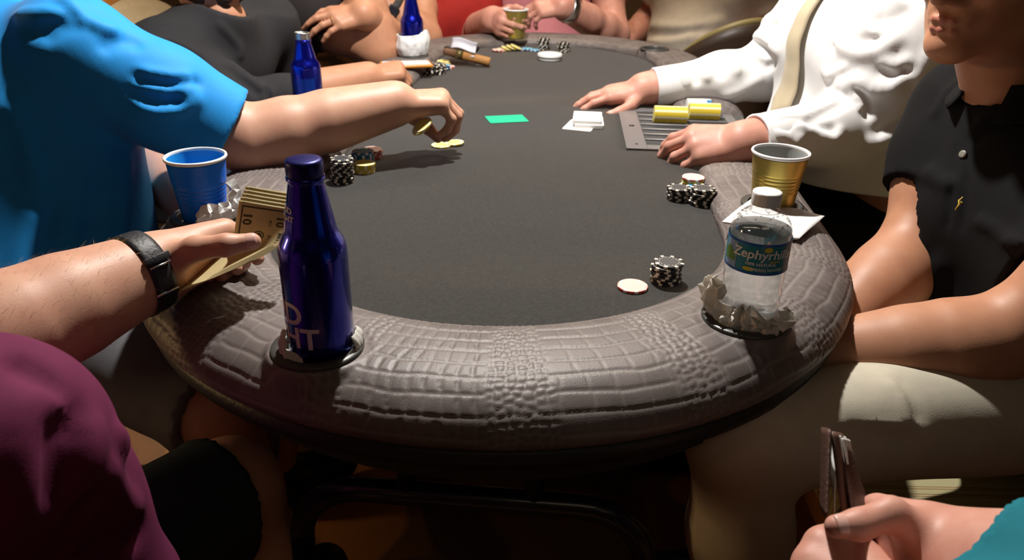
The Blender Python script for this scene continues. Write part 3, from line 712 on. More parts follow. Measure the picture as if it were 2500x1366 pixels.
def hair_shell(L, R, fwd_line=.05, low=-.03, thick=.012, bald=False):
    g = U(.03, ell(L(0, -.018, .034), (.079 + thick * .4, .100 + thick * .5, .089 + thick), R))
    face = U(.02, ell(L(0, .10, -.02), (.072, .085, .085), R), ell(L(0, .03, -.10), (.10, .10, .06), R)); g = minus(g, face, .012)
    g = cut(g, L(0, 0, low - .02), -R[2], .01)
    for q in (1, -1): g = minus(g, ell(L(.08 * q, -.008, -.014), (.022, .024, .036), R), .006)
    return g
def nail_mesh(c, d, up, r, ln):
    sd = nz(np.cross(up, d))
    def q(u, v):
        a = (u - .5) * 2.0 * (1 - .25 * abs(v - .5) ** 2 * 4); return np.asarray(c) + d * ((v - .5) * ln) + (sd * math.sin(a) + up * math.cos(a)) * (r + .0002) - up * .0006 * (2 * v - 1) ** 2
    return gridsurf(q, 9, 7, .0005)
def add_skin(root, parts, m): 
    return mesh('body', *merge(*parts), m, root)
def solid(name, f, h, m, root, **k): V, F = polygonise(f, h, **k); return mesh(name, V, F, m, root)
# ------------------------------------------------------------------ people
def V3(q): return np.asarray(q, float)
def figure(label, sp):
    g = lambda k, d=None: sp.get(k, d)
    Pv, C, N = V3(sp['Pv']), V3(sp['C']), V3(sp['N']); fr = nz(sp['front']); fat = g('fat', 1.); sk = g('skin'); h = g('h', .0065); ah = g('ah', .003)
    root = thing('person', (Pv[0], Pv[1], 0.0), label, 'person')
    J_ = {k: V3(sp[k]) for k in ('rS', 'rE', 'rW', 'lS', 'lE', 'lW')}
    parts = []; sleeves = []; nails = []; info = {}
    asc = g('asc', 1.)
    for s, side in (('r', 1), ('l', -1)):
        S, E, W = J_[s + 'S'], J_[s + 'E'], J_[s + 'W']; hs = sp[s + 'h']; nl = [] if g('nails') else None
        hf, hd = hand(W, hs['f'], hs['n'], side, hs['curl'], hs.get('spread', (6, 1, -4, -9)), hs.get('thumb', ((.75, .62, -.2), (.9, .4, -.2), (.97, .2, -.2))), hs.get('s', 1.), nl, 1., hs.get('fpts'), hs.get('tpts'))
        info[s] = hd; A_ = arm(S, E, W, hd=hd, sc=asc) if not g('armr') else arm(S, E, W, g('armr'), hd=hd); lim = U(.010, A_, hf); frac = sp.get(s + 'sleeve', g('sleeve', .62))
        if frac <= 1: H = S + (E - S) * frac; ax = nz(E - S); cp = H - ax * .055
        else: H = E + (W - E) * (frac - 1); ax = nz(W - E); cp = H - ax * .055
        cutdir = -ax
        keep = cut(lim, cp, cutdir)
        m_ = .16
        lo = np.minimum(np.minimum(cp, W), E if frac <= 1 else cp) - m_ * .5; hi = np.maximum(np.maximum(cp, W), E if frac <= 1 else cp) + m_ * .5
        lo = np.minimum(lo, hf.lo); hi = np.maximum(hi, hf.hi)
        # a slab that keeps the torso side of the limb out of the fine patch
        parts.append(polygonise(keep, hs.get('h', ah), lo, hi, .004)); nails += [(root, q) for q in (nl or [])]
        rh = sp.get(s + 'cuff', g('cuff', .072)); rs = g('shr', .078)
        if frac <= 1:
            sl = U(.02, rc(S, S * .45 + H * .55, rs, (rs + rh) / 2 + .002), rc(S * .45 + H * .55, H + ax * .02, (rs + rh) / 2 + .002, rh)); hole = rc(H - ax * .05, H + ax * .05, rh - .013, rh - .010)
        else:
            re = g('elr', .062); mid = E * .6 + H * .4
            sl = U(.03, rc(S, S * .4 + E * .6, rs, re + .006), rc(S * .4 + E * .6, E, re + .006, re), rc(E, mid, re, re * .93), rc(mid, H + ax * .02, re * .90, rh)); hole = rc(H - ax * .04, H + ax * .05, rh - .011, rh - .008)
        sl = folds(sl, g(s + 'folds', []), g('wr', .002), g('ws', 34.), 3 + side)
        sleeves.append((cut(sl, H, ax), hole))
    tb = torso(Pv, C, N, J_['rS'], J_['lS'], fr, g('w', 1.), 0, fat * .9)
    hc, hfw = V3(sp['head']), nz(sp['headf']); hd_, L, R = head(hc, hfw, g('headup', (0, 0, 1)))
    neck = rc(N - A3(0, 0, .03), L(0, -.022, -.085), g('neckr', .060), g('neckr', .060) * .95)
    up = [rc(J_[s + 'S'], J_[s + 'S'] * .5 + J_[s + 'E'] * .5, .050, .042) for s in 'rl']
    legs = [leg(Pv + R_ * .09, V3(sp[k]), V3(sp[a]), 0, g('legsc', 1.)) for k, a, R_ in (('rK', 'rA', nz(J_['rS'] - J_['lS'])), ('lK', 'lA', -nz(J_['rS'] - J_['lS'])))]
    feet = [rc(V3(sp[a]) - A3(0, 0, .03), V3(sp[a]) + fr * .13 - A3(0, 0, .055), .036, .028) for a in ('rA', 'lA')]
    parts.append(polygonise(U(.03, tb, *up, *legs, *feet), .014))
    parts.append(polygonise(cut(U(.03, hd_, neck), N - A3(0, 0, .025), -Z3), g('hh', .0055)))
    add_skin(root, parts, sk)
    for _, q in nails: mesh('fingernail', *nail_mesh(*q), M['nail'], root)
    if g('lips'): solid('lips', folds(L.lips, [], 0), .0022, M['lip'], root)
    # shirt
    sg = g('sg', .014); tf = torso(Pv, C, N, J_['rS'], J_['lS'], fr, g('w', 1.), g('belly', 0.), fat, sg)
    ex = g('shirt_extra')
    if ex: tf = U(.05, tf, *ex)
    tf = folds(tf, g('tfolds', []), g('wr', .002), g('ws', 34.) * .7, 9)
    tf = cut(tf, N + A3(0, 0, g('neckz', .035)) + fr * .0, nz(A3(0, 0, 1) + fr * .35), .004); tf = cut(tf, A3(0, 0, g('hem', Pv[2] - .04)), -Z3, .01)
    sh = U(g('armk', .03), tf, *[q[0] for q in sleeves])
    if g('px'): sh = pxfolds(sh, g('px'))
    for _, ho in sleeves: sh = minus(sh, ho, .002)
    sh = minus(sh, rc(N + A3(0, 0, .012), L(0, -.022, -.085) + A3(0, 0, .03), g('neckr', .060) + .006, .075), .004)
    if g('vneck'): sh = minus(sh, g('vneck'), .004)
    if g('shirt_cut'):
        for pt, nn in g('shirt_cut'): sh = cut(sh, pt, nn)
    solid('shirt', sh, h, sp['shirt'], root)
    # trousers
    R_ = nz(J_['rS'] - J_['lS']); tl = []
    for k, a, q in (('rK', 'rA', 1), ('lK', 'lA', -1)):
        K, An = V3(sp[k]), V3(sp[a]); l_ = leg(Pv + R_ * .09 * q, K, An, .014, g('legsc', 1.))
        if g('shorts'): ax = nz(K - Pv); l_ = minus(cut(l_, Pv + (K - Pv) * g('shorts'), ax), rc(Pv + (K - Pv) * (g('shorts') - .1), K, .066, .066), .003)
        else: l_ = cut(l_, An + A3(0, 0, .03), -Z3)
        tl.append(l_)
    if g('pxl'): pass
    tr = U(.04, cut(ell(Pv - A3(0, 0, .0), (.175 * fat, .165 * fat, .125)), A3(0, 0, Pv[2] + .09), Z3), *tl); tr = folds(tr, g('lfolds', []), .0025, 22., 5); tr = pxfolds(tr, g('pxl')) if g('pxl') else tr
    solid(g('legname', 'trousers'), tr, g('tvox', .010), sp['trousers'], root)
    for a in ('rA', 'lA'):
        A_ = V3(sp[a]); F_ = nz(fr * A3(1, 1, 0)); solid('shoe', cut(U(.03, rc(A_ - A3(0, 0, .045) - F_ * .03, A_ - A3(0, 0, .045) + F_ * .14, .048, .044), rc(A_, A_ - A3(0, 0, .04), .046, .05)), A3(0, 0, max(.001, A_[2] - .085)), -Z3), .011, g('shoe', M['black_plastic']), root)
    if g('hair') is not None: solid('hair', folds(hair_shell(L, R), [], .002, 120., 2), .005, g('hair'), root)
    for q in (1, -1):
        pe = [(.0118 * math.sin(PI * k / 12), -.0118 * math.cos(PI * k / 12)) for k in range(1, 12)] ; v, f_ = lathe([(.0002, -.0118)] + pe + [(.0002, .0118)], 16); v = np.array(v); ec = L(.032 * q, .072, -.002)
        mi = [2 if i // 16 >= 11 else (1 if i // 16 >= 9 else 0) for i in range(len(f_))]
        mesh('eye', ec + v[:, :1] * R[0] + v[:, 1:2] * R[2] + v[:, 2:] * R[1], [t[::-1] for t in f_], [M['eye'], M['iris'], M['pupil']], root, mi=mi)
    return root, info, L, R
def rel(f=(1, 0, 0), n=(0, 0, 1), **k): d = dict(f=f, n=n, curl=((25, 30, 18), (30, 32, 18), (34, 34, 20), (38, 36, 20))); d.update(k); return d
M['iris'] = mat('iris', (.10, .05, .02), .2); M['pupil'] = mat('pupil', (.005, .005, .005), .1)
# clothes
M['polo_blue'] = cloth('polo_blue', (.016, .29, .74), .62, (.013, .26, .68), .1, .12)
M['sweater'] = cloth('sweater', (.028, .027, .029), .9)
M['tee_dark'] = cloth('tee_dark', (.020, .016, .017), .9)
M['shirt_red'] = cloth('shirt_red', (.32, .02, .015), .8)
M['shirt_pink'] = cloth('shirt_pink', (.62, .23, .25), .85)
M['tee_beige'] = cloth('tee_beige', (.56, .49, .39), .9)
M['shirt_white'] = cloth('shirt_white', (.80, .79, .78), .75, (.77, .76, .75), .05, .12)
M['tie'] = cloth('tie', (.52, .44, .30), .5, (.48, .40, .27), .1, .1)
M['polo_black'] = cloth('polo_black', (.0052, .0050, .0056), .9)
M['shirt_purple'] = cloth('shirt_purple', (.135, .018, .060), .85)
M['shirt_teal'] = cloth('shirt_teal', (.010, .17, .22), .8)
M['khaki'] = cloth('khaki', (.58, .53, .42), .85); M['trouser_black'] = cloth('trouser_black', (.008, .008, .010), .8)
M['shorts_grey'] = cloth('shorts_grey', (.15, .15, .16), .85); M['shorts_teal'] = cloth('shorts_teal', (.035, .05, .055), .85); M['jeans'] = cloth('jeans', (.02, .03, .06), .85)

# --- man in the blue polo, reaching over the table
b_rS, b_rE, b_rW = J(185, 130, 1.22), J(612, 345, 1.345), J(955, 254, 1.415)
bk = J(1055, 242, 1.44)
fold = [([(337, 190), (410, 202), (480, 199)], .011, -.010), ([(345, 176), (410, 187), (469, 190)], .010, .008), ([(322, 217), (381, 233), (430, 236)], .012, -.010), ([(325, 209), (381, 221), (425, 224), (469, 211)], .010, .009),
        ([(346, 262), (387, 272), (440, 265), (480, 240)], .012, .010), ([(351, 249), (395, 256), (440, 249)], .010, -.007), ([(255, 114), (293, 102), (331, 105)], .012, -.006), ([(44, 38), (117, 32), (176, 50), (211, 58)], .012, .010),
        ([(111, 88), (164, 61), (217, 58)], .013, -.009), ([(158, -5), (211, 48), (281, 76)], .010, .012), ([(70, 80), (140, 50), (200, 40)], .012, -.008), ([(90, 520), (50, 620), (20, 720)], .016, .010), ([(130, 500), (90, 640), (60, 740)], .014, -.010), ([(310, 390), (305, 500), (300, 640)], .012, .008), ([(30, 260), (60, 330), (90, 450)], .014, .010), ([(240, 430), (220, 560), (200, 700)], .016, -.010)]
blue, bi, bL, bR = figure('man in bright blue polo shirt reaching over the left rail with yellow chips in hand', dict(
    Pv=(-.92, 1.24, .585), C=(-.90, 1.36, .86), N=(-.87, 1.43, 1.07), front=(.80, .55, -.1), rS=b_rS, rE=b_rE, rW=b_rW, lS=(-1.02, 1.60, 1.02), lE=(-.74, 1.52, .73), lW=(-.555, 1.30, .70),
    rh=dict(f=nz(bk - b_rW), n=(.08, .1, 1), curl=((42, 62, 35), (50, 58, 32), (52, 60, 34), (56, 62, 34)), thumb=((.62, .45, -.62), (.72, .0, -.68), (.60, -.22, -.75)), s=1.04, spread=(4, 0, -3, -6)),
    lh=rel((.3, -.9, -.2), (0, 0, 1)), sleeve=.86, rcuff=.078, lcuff=.075, shr=.084, asc=1.10, skin=M['skin_fair'], shirt=M['polo_blue'], trousers=M['shorts_grey'], legname='shorts', shorts=1.0, fat=1.18, belly=.03, sg=.02, h=.0055,
    rK=(-.44, .98, .50), rA=(-.46, 1.02, .10), lK=(-.42, 1.30, .50), lA=(-.50, 1.33, .10), head=(-.76, 1.50, 1.29), headf=(.9, .1, -.35), hair=M['hair_dark'], px=fold, wr=.0025, ws=26, hem=.55,
    shirt_extra=[rc((-.755, 1.285, .88), (-.745, 1.235, .58), .115, .125), rc((-.86, 1.25, .90), (-.86, 1.22, .58), .15, .155), rc((-1.0, 1.24, .92), (-1.0, 1.22, .58), .16, .17)]))
# --- man in the black sweater
s_rW = J(893, 190, 1.975); s_k = J(990, 172, 2.02)
sweat, si, sL, sR = figure('bearded man in a black long sleeve sweater resting his fist on the left rail', dict(
    Pv=(-.93, 1.92, .585), C=(-.80, 1.95, .80), N=(-.715, 1.965, .935), front=(.9, .05, -.3), rS=J(395, 140, 1.80), rE=J(610, 262, 1.84), rW=s_rW, lS=(-.66, 2.16, .90), lE=(-.62, 2.26, .68), lW=(-.56, 2.08, .62),
    rh=dict(f=nz(s_k - s_rW + A3(0, 0, .01)), n=(0.05, -.15, 1), curl=((55, 40, 20), (60, 42, 20), (62, 44, 20), (62, 44, 20)), thumb=((.7, .5, -.5), (.85, .2, -.4), (.9, 0, -.4))), lh=rel((.5, -.6, -.1), (0, 0, 1)),
    rsleeve=1.63, lsleeve=1.9, cuff=.047, elr=.056, shr=.078, skin=M['skin_tan'], shirt=M['sweater'], trousers=M['jeans'], h=.006, ah=.0032, fat=1.0, rK=(-.48, 1.80, .50), rA=(-.55, 1.8, .10), lK=(-.48, 2.02, .50), lA=(-.55, 2.02, .10),
    neckr=.054, head=J(550, 44, 1.88) - nz((.85, -.3, -.38)) * .074 + nz(np.cross(nz(np.cross((.85, -.3, -.38), Z3)), nz((.85, -.3, -.38)))) * .122, headf=(.85, -.30, -.38), hair=M['hair_dark'], hh=.0045, wr=.003, neckz=.03,
    px=[([(366, 100), (425, 103), (498, 141)], .010, .007), ([(370, 112), (430, 118), (500, 155)], .010, -.006), ([(381, 146), (439, 155), (513, 176)], .011, .008), ([(385, 160), (445, 170), (520, 192)], .010, -.007), ([(536, 59), (580, 110), (586, 138)], .010, .007), ([(560, 150), (610, 190), (640, 215)], .012, .009), ([(550, 165), (600, 205), (630, 228)], .010, -.008), ([(640, 218), (645, 250)], .006, .006), ([(652, 218), (656, 250)], .006, -.006), ([(664, 218), (668, 250)], .006, .006)]))
g_ = minus(U(.03, rc(sL(.045, .01, -.075), sL(.0, .073, -.110), .031, .028), rc(sL(-.045, .01, -.075), sL(.0, .073, -.110), .031, .028), rc(sL(.022, .082, -.058), sL(-.022, .082, -.058), .0155, .0155)), U(.01, ell(sL(0, .095, -.0735), (.024, .02, .012), sR)), .004)
solid('beard', folds(g_, [], .0015, 200., 4), .0045, M['hair_dark'], sweat)
# --- folded arms in a dark tee
k_rE = J(925, 122, 2.30); k_rW = J(868, -88, 2.24); k_lW = J(892, 34, 2.215)
darkt, di, _, _ = figure('man in dark tee shirt, arms folded, one elbow on the far left rail', dict(
    Pv=(-.86, 2.42, .585), C=(-.78, 2.42, .80), N=(-.72, 2.43, .98), front=(.9, -.3, -.2), rS=J(715, 22, 2.26), rE=k_rE, rW=k_rW, lS=(-.58, 2.60, .95), lE=J(965, 118, 2.50), lW=k_lW,
    rh=rel((-.2, .2, 1), (-.5, -.8, 0)), lh=dict(f=nz(J(795, 44, 2.165) - k_lW), n=nz(-_fw + A3(0, 0, .7)), curl=((8, 18, 12), (12, 20, 14), (14, 22, 14), (18, 24, 16)), spread=(9, 2, -5, -12), thumb=((.6, .6, -.4), (.7, .5, -.5), (.8, .3, -.5))),
    rsleeve=.45, lsleeve=.5, cuff=.078, shr=.085, asc=1.18, skin=M['skin_tan'], shirt=M['tee_dark'], trousers=M['jeans'], fat=1.1, h=.007, ah=.0034, rK=(-.45, 2.30, .50), rA=(-.5, 2.3, .1), lK=(-.42, 2.5, .5), lA=(-.5, 2.5, .1), head=(-.66, 2.42, 1.17), headf=(.9, -.3, -.2), hair=M['hair_dark']))
# --- red shirt behind the napkin-wrapped bottle
redp, ri, _, _ = figure('person in a red shirt with a dark wristwatch behind the napkin wrapped blue bottle', dict(
    Pv=J(1075, 190, 3.05) * A3(1, 1, 0) + A3(0, 0, .585), C=J(1085, 60, 2.98), N=J(1090, -90, 2.95), front=(.4, -.9, -.1), rS=J(1010, -50, 2.92), rE=J(1038, 92, 2.70), rW=J(930, 5, 2.62), lS=J(1190, -70, 3.05), lE=J(1170, 120, 3.2), lW=J(1190, 230, 3.1),
    rh=rel((-.6, -.1, .6), (.2, -.9, .3)), lh=rel((-.8, -.3, .2), (0, -.5, 1)), sleeve=.45, cuff=.07, sg=.03, asc=1.1, skin=M['skin_tan'], shirt=M['shirt_red'], trousers=M['jeans'], h=.008, ah=.004,
    rK=(-.36, 2.75, .50), rA=(-.36, 2.8, .1), lK=(-.15, 3.0, .5), lA=(-.15, 3.05, .1), head=J(1095, -260, 2.9), headf=(.4, -.9, -.2), hair=M['hair_dark'], wr=.004, ws=40))
# --- pink shirt holding a gold cup
CUP5 = P(1258, 92, ZF + .03)
p_rW, p_lW = CUP5 + A3(-.080, .075, .050), J(1378, 14, 2.74)
pinkp, pi_, _, _ = figure('person in a pink shirt holding a gold cup in both hands at the far end', dict(
    Pv=J(1330, 190, 3.38) * A3(1, 1, 0) + A3(0, 0, .585), C=J(1325, 10, 3.14), N=J(1325, -150, 3.12), front=(-.05, -1, -.1), rS=J(1185, -105, 3.10), rE=J(1140, 92, 3.02), rW=p_rW, lS=J(1470, -105, 3.10), lE=J(1500, 84, 2.99), lW=p_lW,
    rh=dict(f=nz(A3(.35, -.93, -.04)), n=(-.88, -.35, .25), curl=((38, 48, 28), (40, 48, 28), (42, 48, 28), (44, 48, 28)), thumb=((.5, .6, -.5), (.8, .3, -.4), (.9, .1, -.4)), spread=(3, 0, -3, -6)),
    lh=dict(f=nz(A3(-.92, -.15, -.05)), n=(.05, -.55, .9), curl=((35, 40, 20), (38, 42, 20), (38, 42, 20), (42, 44, 22)), thumb=((.5, .5, -.6), (.7, .2, -.6), (.8, 0, -.6))),
    sleeve=.55, cuff=.085, asc=1.12, skin=M['skin_pink'], shirt=M['shirt_pink'], trousers=M['khaki'], h=.008, ah=.0038, fat=1.1, belly=.02, rK=(-.05, 3.02, .5), rA=(-.05, 3.1, .1), lK=(.22, 3.02, .5), lA=(.22, 3.1, .1), head=J(1330, -330, 3.05), headf=(-.1, -1, -.2), hair=M['hair_dark'], wr=.004, ws=40))
# --- beige tee at the far right
beige, _, _, _ = figure('person in a beige tee shirt sitting behind the brown tub chairs', dict(
    Pv=(0.800, 3.480, .60), C=(0.800, 3.440, .83), N=(0.800, 3.440, 1.05), front=(-.6, -.7, 0), rS=(0.660, 3.560, 1.0), rE=(0.580, 3.640, .74), rW=(0.470, 3.460, .68), lS=(0.970, 3.320, 1.0), lE=(1.050, 3.260, .74), lW=(0.880, 3.110, .68),
    rh=rel((-.4, -.8, -.2), (0, 0, 1)), lh=rel((-.6, -.6, -.2), (0, 0, 1)), sleeve=.7, cuff=.085, skin=M['skin_pink'], shirt=M['tee_beige'], trousers=M['trouser_black'], h=.009, ah=.005, fat=1.22, belly=.05, w=1.15,
    rK=(0.480, 3.260, .5), rA=(0.480, 3.310, .1), lK=(0.640, 3.080, .5), lA=(0.640, 3.120, .1), head=(0.760, 3.400, 1.28), headf=(-.6, -.7, 0), hair=M['hair_dark'], wr=.004, ws=30, px=[([(1580, 60), (1680, 66), (1760, 50)], .02, .012), ([(1580, 84), (1650, 84), (1720, 68)], .02, -.014), ([(1575, 100), (1630, 98), (1690, 86)], .02, .012)]))
# --- the dealer in the white shirt
d_rW = P(1578, 216, ZF + .042); d_rT = P(1392, 236, ZF + .02)
d_lW = P(1822, 346, ZF + .050); d_lT = P(1640, 348, ZF + .040)
def fl(pts, zc, w_, h_, push=0.0): return [(J(*a, zc) - nz(ray(*a)) * push, J(*b, zc) - nz(ray(*b)) * push, w_, h_) for a, b in pts]
dealer, dli, dL, dR = figure('dealer in white shirt and tan tie with both hands on the felt', dict(
    Pv=(.86, 1.64, .585), C=(.715, 1.645, .93), N=(.745, 1.66, 1.10), front=(-1, 0, -.1), rS=(.70, 1.86, 1.045), rE=J(1868, 178, 1.90), rW=d_rW, lS=(.775, 1.46, 1.045), lE=J(2120, 318, 1.52), lW=d_lW,
    rh=dict(f=nz(d_rT - d_rW), n=(0, -.12, 1), curl=((10, 14, 10), (10, 16, 10), (12, 18, 12), (16, 20, 14)), spread=(8, 2, -5, -13), thumb=((.62, .75, -.25), (.86, .50, -.16), (.96, .28, -.05)), s=1.0),
    lh=dict(f=nz(d_lT - d_lW), n=nz(A3(.0, -.55, .85)), curl=((28, 30, 16), (30, 34, 18), (34, 36, 20), (38, 38, 22)), spread=(5, 1, -3, -8), thumb=((.70, .45, -.5), (.85, .25, -.45), (.93, .1, -.35)), s=1.03),
    sleeve=1.93, rcuff=.043, lcuff=.046, elr=.064, shr=.088, nails=True, skin=M['skin_pink'], shirt=M['shirt_white'], trousers=M['trouser_black'], h=.0055, fat=1.12, belly=.045, sg=.018, hem=.70, wr=.004, ws=24,
    rK=(.42, 1.76, .50), rA=(.46, 1.78, .1), lK=(.42, 1.50, .50), lA=(.48, 1.48, .1), head=(.66, 1.66, 1.30), headf=(-.95, .05, -.3), hair=M['hair_dark'], neckz=.03,
    px=[([(2093, 12), (2150, 2), (2195, -8)], .014, .010), ([(2137, 56), (2175, 50), (2207, 35)], .013, -.014), ([(2116, 61), (2146, 75), (2181, 66)], .010, .009), ([(2037, 85), (2064, 114), (2107, 129), (2151, 117), (2190, 94)], .014, .014), ([(2058, 82), (2093, 104), (2143, 100)], .011, -.012), ([(2011, 170), (2022, 184), (2064, 164)], .008, .008),
        ([(2061, 205), (2093, 199), (2137, 217), (2181, 214), (2201, 187)], .013, .016), ([(2049, 202), (2081, 217), (2108, 264)], .009, .012), ([(2081, 208), (2106, 236), (2118, 280)], .009, -.012), ([(1946, 299), (1976, 316), (2020, 337), (2043, 337), (2048, 317)], .010, .013), ([(1964, 302), (2005, 281), (2058, 252)], .009, -.012), ([(1903, 325), (1923, 337), (1938, 351), (1958, 331)], .009, .010),
        ([(1911, 308), (1932, 296), (1952, 293)], .009, -.010), ([(1980, 300), (2010, 312), (2035, 318)], .009, -.009), ([(2122, 351), (2195, 319), (2269, 278)], .016, .014), ([(2140, 330), (2200, 296), (2260, 250)], .014, -.010), ([(2151, 381), (2225, 384), (2263, 390)], .012, .012), ([(2240, 190), (2262, 150), (2290, 110)], .014, .010), ([(2160, 150), (2190, 160), (2215, 150)], .012, .010), ([(2150, 170), (2185, 184), (2210, 170)], .010, -.010), ([(2040, 40), (2060, 20), (2090, -10)], .010, .008), ([(2036, 120), (2040, 60), (2050, 0)], .009, -.008),
        ([(1663, 164), (1668, 182), (1676, 205)], .009, .008), ([(1688, 158), (1694, 178), (1700, 200)], .009, -.008), ([(1713, 148), (1720, 165), (1727, 190)], .010, .009), ([(1745, 138), (1755, 160), (1760, 185)], .010, -.009), ([(1770, 128), (1790, 150), (1800, 175)], .011, .010), ([(1809, 97), (1859, 88), (1897, 123)], .013, .013), ([(1815, 104), (1850, 108), (1880, 130)], .011, -.012), ([(1771, 234), (1810, 220), (1850, 195)], .012, .010), ([(1850, 60), (1880, 40), (1905, 45)], .011, .009), ([(1840, 150), (1870, 165), (1890, 150)], .010, -.010)]))
# shirt front placket, buttons and the tie hanging on the belly
def chest_curve(z0, z1, y_of, n=14, out=.004):
    pts = []
    tf = torso((.86, 1.64, .585), (.715, 1.645, .93), (.745, 1.66, 1.10), (.70, 1.86, 1.045), (.775, 1.46, 1.045), (-1, 0, -.1), 1., .045, 1.12, .018)
    for k in range(n):
        z = z0 + (z1 - z0) * k / (n - 1); y = y_of(k / (n - 1)); xs = np.linspace(.30, .85, 180); d = tf(np.stack([xs, np.full(180, y), np.full(180, z)], -1).astype(f32)); i = int(np.argmax(d < out))
        pts.append(A3(xs[i], y, z))
    return pts
tc_ = np.array(chest_curve(1.10, .80, lambda t: 1.655 - .02 * t, out=.012)); tcs = np.array(smoothline(tc_, 30))
def tie_f(u, v):
    i = v * 29; k = min(int(i), 28); q = tcs[k] * (1 - (i - k)) + tcs[k + 1] * (i - k); wd = .018 + .032 * min(v * 1.15, 1); wd = wd if v < .90 else wd * max(.02, (1 - v) / .10)
    return q + A3(.010 * (2 * u - 1) ** 2 - .006, (u - .5) * 2 * wd, 0)
mesh('tie', *gridsurf(tie_f, 9, 40, .004), M['tie'], dealer)
mesh('tie_knot', *polygonise(rc(tcs[0] + A3(.004, 0, .012), tcs[1] + A3(0, 0, 0), .021, .014), .004), M['tie'], dealer)
for k, q in enumerate(chest_curve(1.04, .76, lambda t: 1.60 - .02 * t, 5, .003)): mesh('shirt_button', *lathe([(0, .0025), (.004, .0028), (.0052, .0015), (.0052, -.002)], 12), M['paper'], dealer).location = [float(a - b) for a, b in zip(q, dealer.location)]
for side, W_, E_ in (('r', d_rW, J(1868, 178, 1.90)), ('l', d_lW, J(2120, 318, 1.52))):
    ax = nz(W_ - E_); H = E_ + (W_ - E_) * .93; r_ = .0455 if side == 'r' else .0485; x_ = nz(np.cross(ax, Z3)); y_ = np.cross(ax, x_)
    Vc, Fc = [], []
    for i, (tt, rr) in enumerate(((-.062, r_ + .0005), (-.060, r_ + .003), (.001, r_ + .001), (.003, r_ - .001), (.001, r_ - .0045), (-.04, r_ - .006))):
        for k in range(32): a = 2 * PI * k / 32; Vc.append(H + ax * tt + (x_ * math.cos(a) + y_ * math.sin(a)) * rr)
    for i in range(5):
        for k in range(32): Fc.append((i * 32 + k, i * 32 + (k + 1) % 32, (i + 1) * 32 + (k + 1) % 32, (i + 1) * 32 + k))
    mesh('cuff', Vc, Fc, M['shirt_white'], dealer)
# --- man in the black polo on the right
k_chin = A3(.561, 1.058, 1.02); kf = nz(A3(-.85, -.52, -.10)); _ux = nz(np.cross(kf, Z3)); _uz = np.cross(_ux, kf); k_hc = J(2302, 148, 1.03) - (kf * .074 - _uz * .122)
polo, ki, kL, kR = figure('man in black polo shirt seated at the near right, arms in his lap', dict(
    Pv=(.76, .96, .620), C=(.735, .99, .79), N=(.70, 1.075, .955), front=(-1, -.05, 0), rS=(.69, 1.20, .925), rE=J(2212, 640, 1.17), rW=J(2035, 800, 1.12), lS=(.765, .83, .915), lE=J(2420, 834, .965), lW=J(2015, 866, .995),
    rh=rel((-.75, -.6, -.25), (-.2, .5, .8)), lh=rel((-.8, .5, -.25), (-.2, -.5, .8)), rsleeve=.56, lsleeve=.60, rcuff=.070, lcuff=.073, shr=.078, asc=1.02, armr=(.060, .053, .046, .050, .030), skin=M['skin_tan'], shirt=M['polo_black'], trousers=M['khaki'], tvox=.007, pxl=[([(2030, 1036), (2120, 1035), (2240, 1034)], .005, .0022), ([(2195, 925), (2225, 970), (2240, 1020)], .010, -.005), ([(2180, 930), (2206, 975), (2220, 1020)], .010, .004), ([(2060, 1060), (2140, 1065), (2220, 1080)], .012, -.008), ([(2120, 750), (2160, 745), (2210, 735)], .012, .010), ([(2110, 770), (2150, 765), (2200, 760)], .010, -.010)], h=.006, fat=1.0, belly=.0, hem=.56,
    rK=(.36, 1.10, .575), rA=(.42, 1.10, .1), lK=(.280, .752, .642), lA=(.34, .80, .10), legsc=.80, head=k_hc, headf=kf, headup=(0, 0, 1), hh=.0034, hair=M['hair_dark'], lips=True, wr=.003, neckr=.057,
    px=[([(2356, 187), (2313, 225), (2283, 278)], .008, .005), ([(2386, 322), (2430, 278), (2500, 255)], .012, .008), ([(2375, 340), (2420, 300), (2490, 275)], .011, -.008), ([(2240, 600), (2225, 650), (2215, 700)], .014, .012), ([(2205, 680), (2225, 678), (2245, 672)], .010, .012), ([(2330, 360), (2325, 450), (2310, 560)], .006, -.004), ([(2365, 360), (2360, 450), (2345, 560)], .006, -.004), ([(2390, 540), (2430, 560), (2480, 600)], .009, .007), ([(2270, 420), (2290, 440), (2320, 450)], .010, .008), ([(2300, 640), (2270, 700), (2260, 780)], .014, .009)]))
# collar, placket, button and stitched emblem of the polo
def collar(root, Nn, Lf, fr_, r0, m, tall=.045, spread=.022, open_=.5):
    fr_ = nz(fr_); rt_ = nz(np.cross(fr_, Z3))
    def q(u, v):
        a = open_ + (2 * PI - 2 * open_) * u; d = fr_ * math.cos(a) + rt_ * math.sin(a)
        base = Nn + A3(0, 0, .030 - .032 * math.cos(a)); fold_ = math.sin(v * PI)
        return base + d * (r0 + spread * max(0, v - .35) * 1.8) + Z3 * (tall * (v / .4 if v < .4 else 1 - (v - .4) / .6 * 1.0))
    mesh('collar', *gridsurf(q, 40, 12, .003), m, root)
collar(polo, A3(.70, 1.075, .95), None, (-1, -.25, 0), .064, M['polo_black'], .05, .03, .42)
collar(dealer, A3(.745, 1.66, 1.085), None, (-1, 0, 0), .066, M['shirt_white'], .05, .03, .3)
def surf_pt(px, py, f, z0=.7, z1=1.6, out=.002):
    zs = np.linspace(z0, z1, 900); pts = np.array([J(px, py, z) for z in zs]); d = f(pts.astype(f32)); i = int(np.argmax(d < out)); return pts[i]
k_t = torso((.76, .96, .620), (.735, .99, .79), (.70, 1.075, .955), (.69, 1.20, .925), (.765, .83, .915), (-1, -.05, 0), 1., 0, 1., .014)
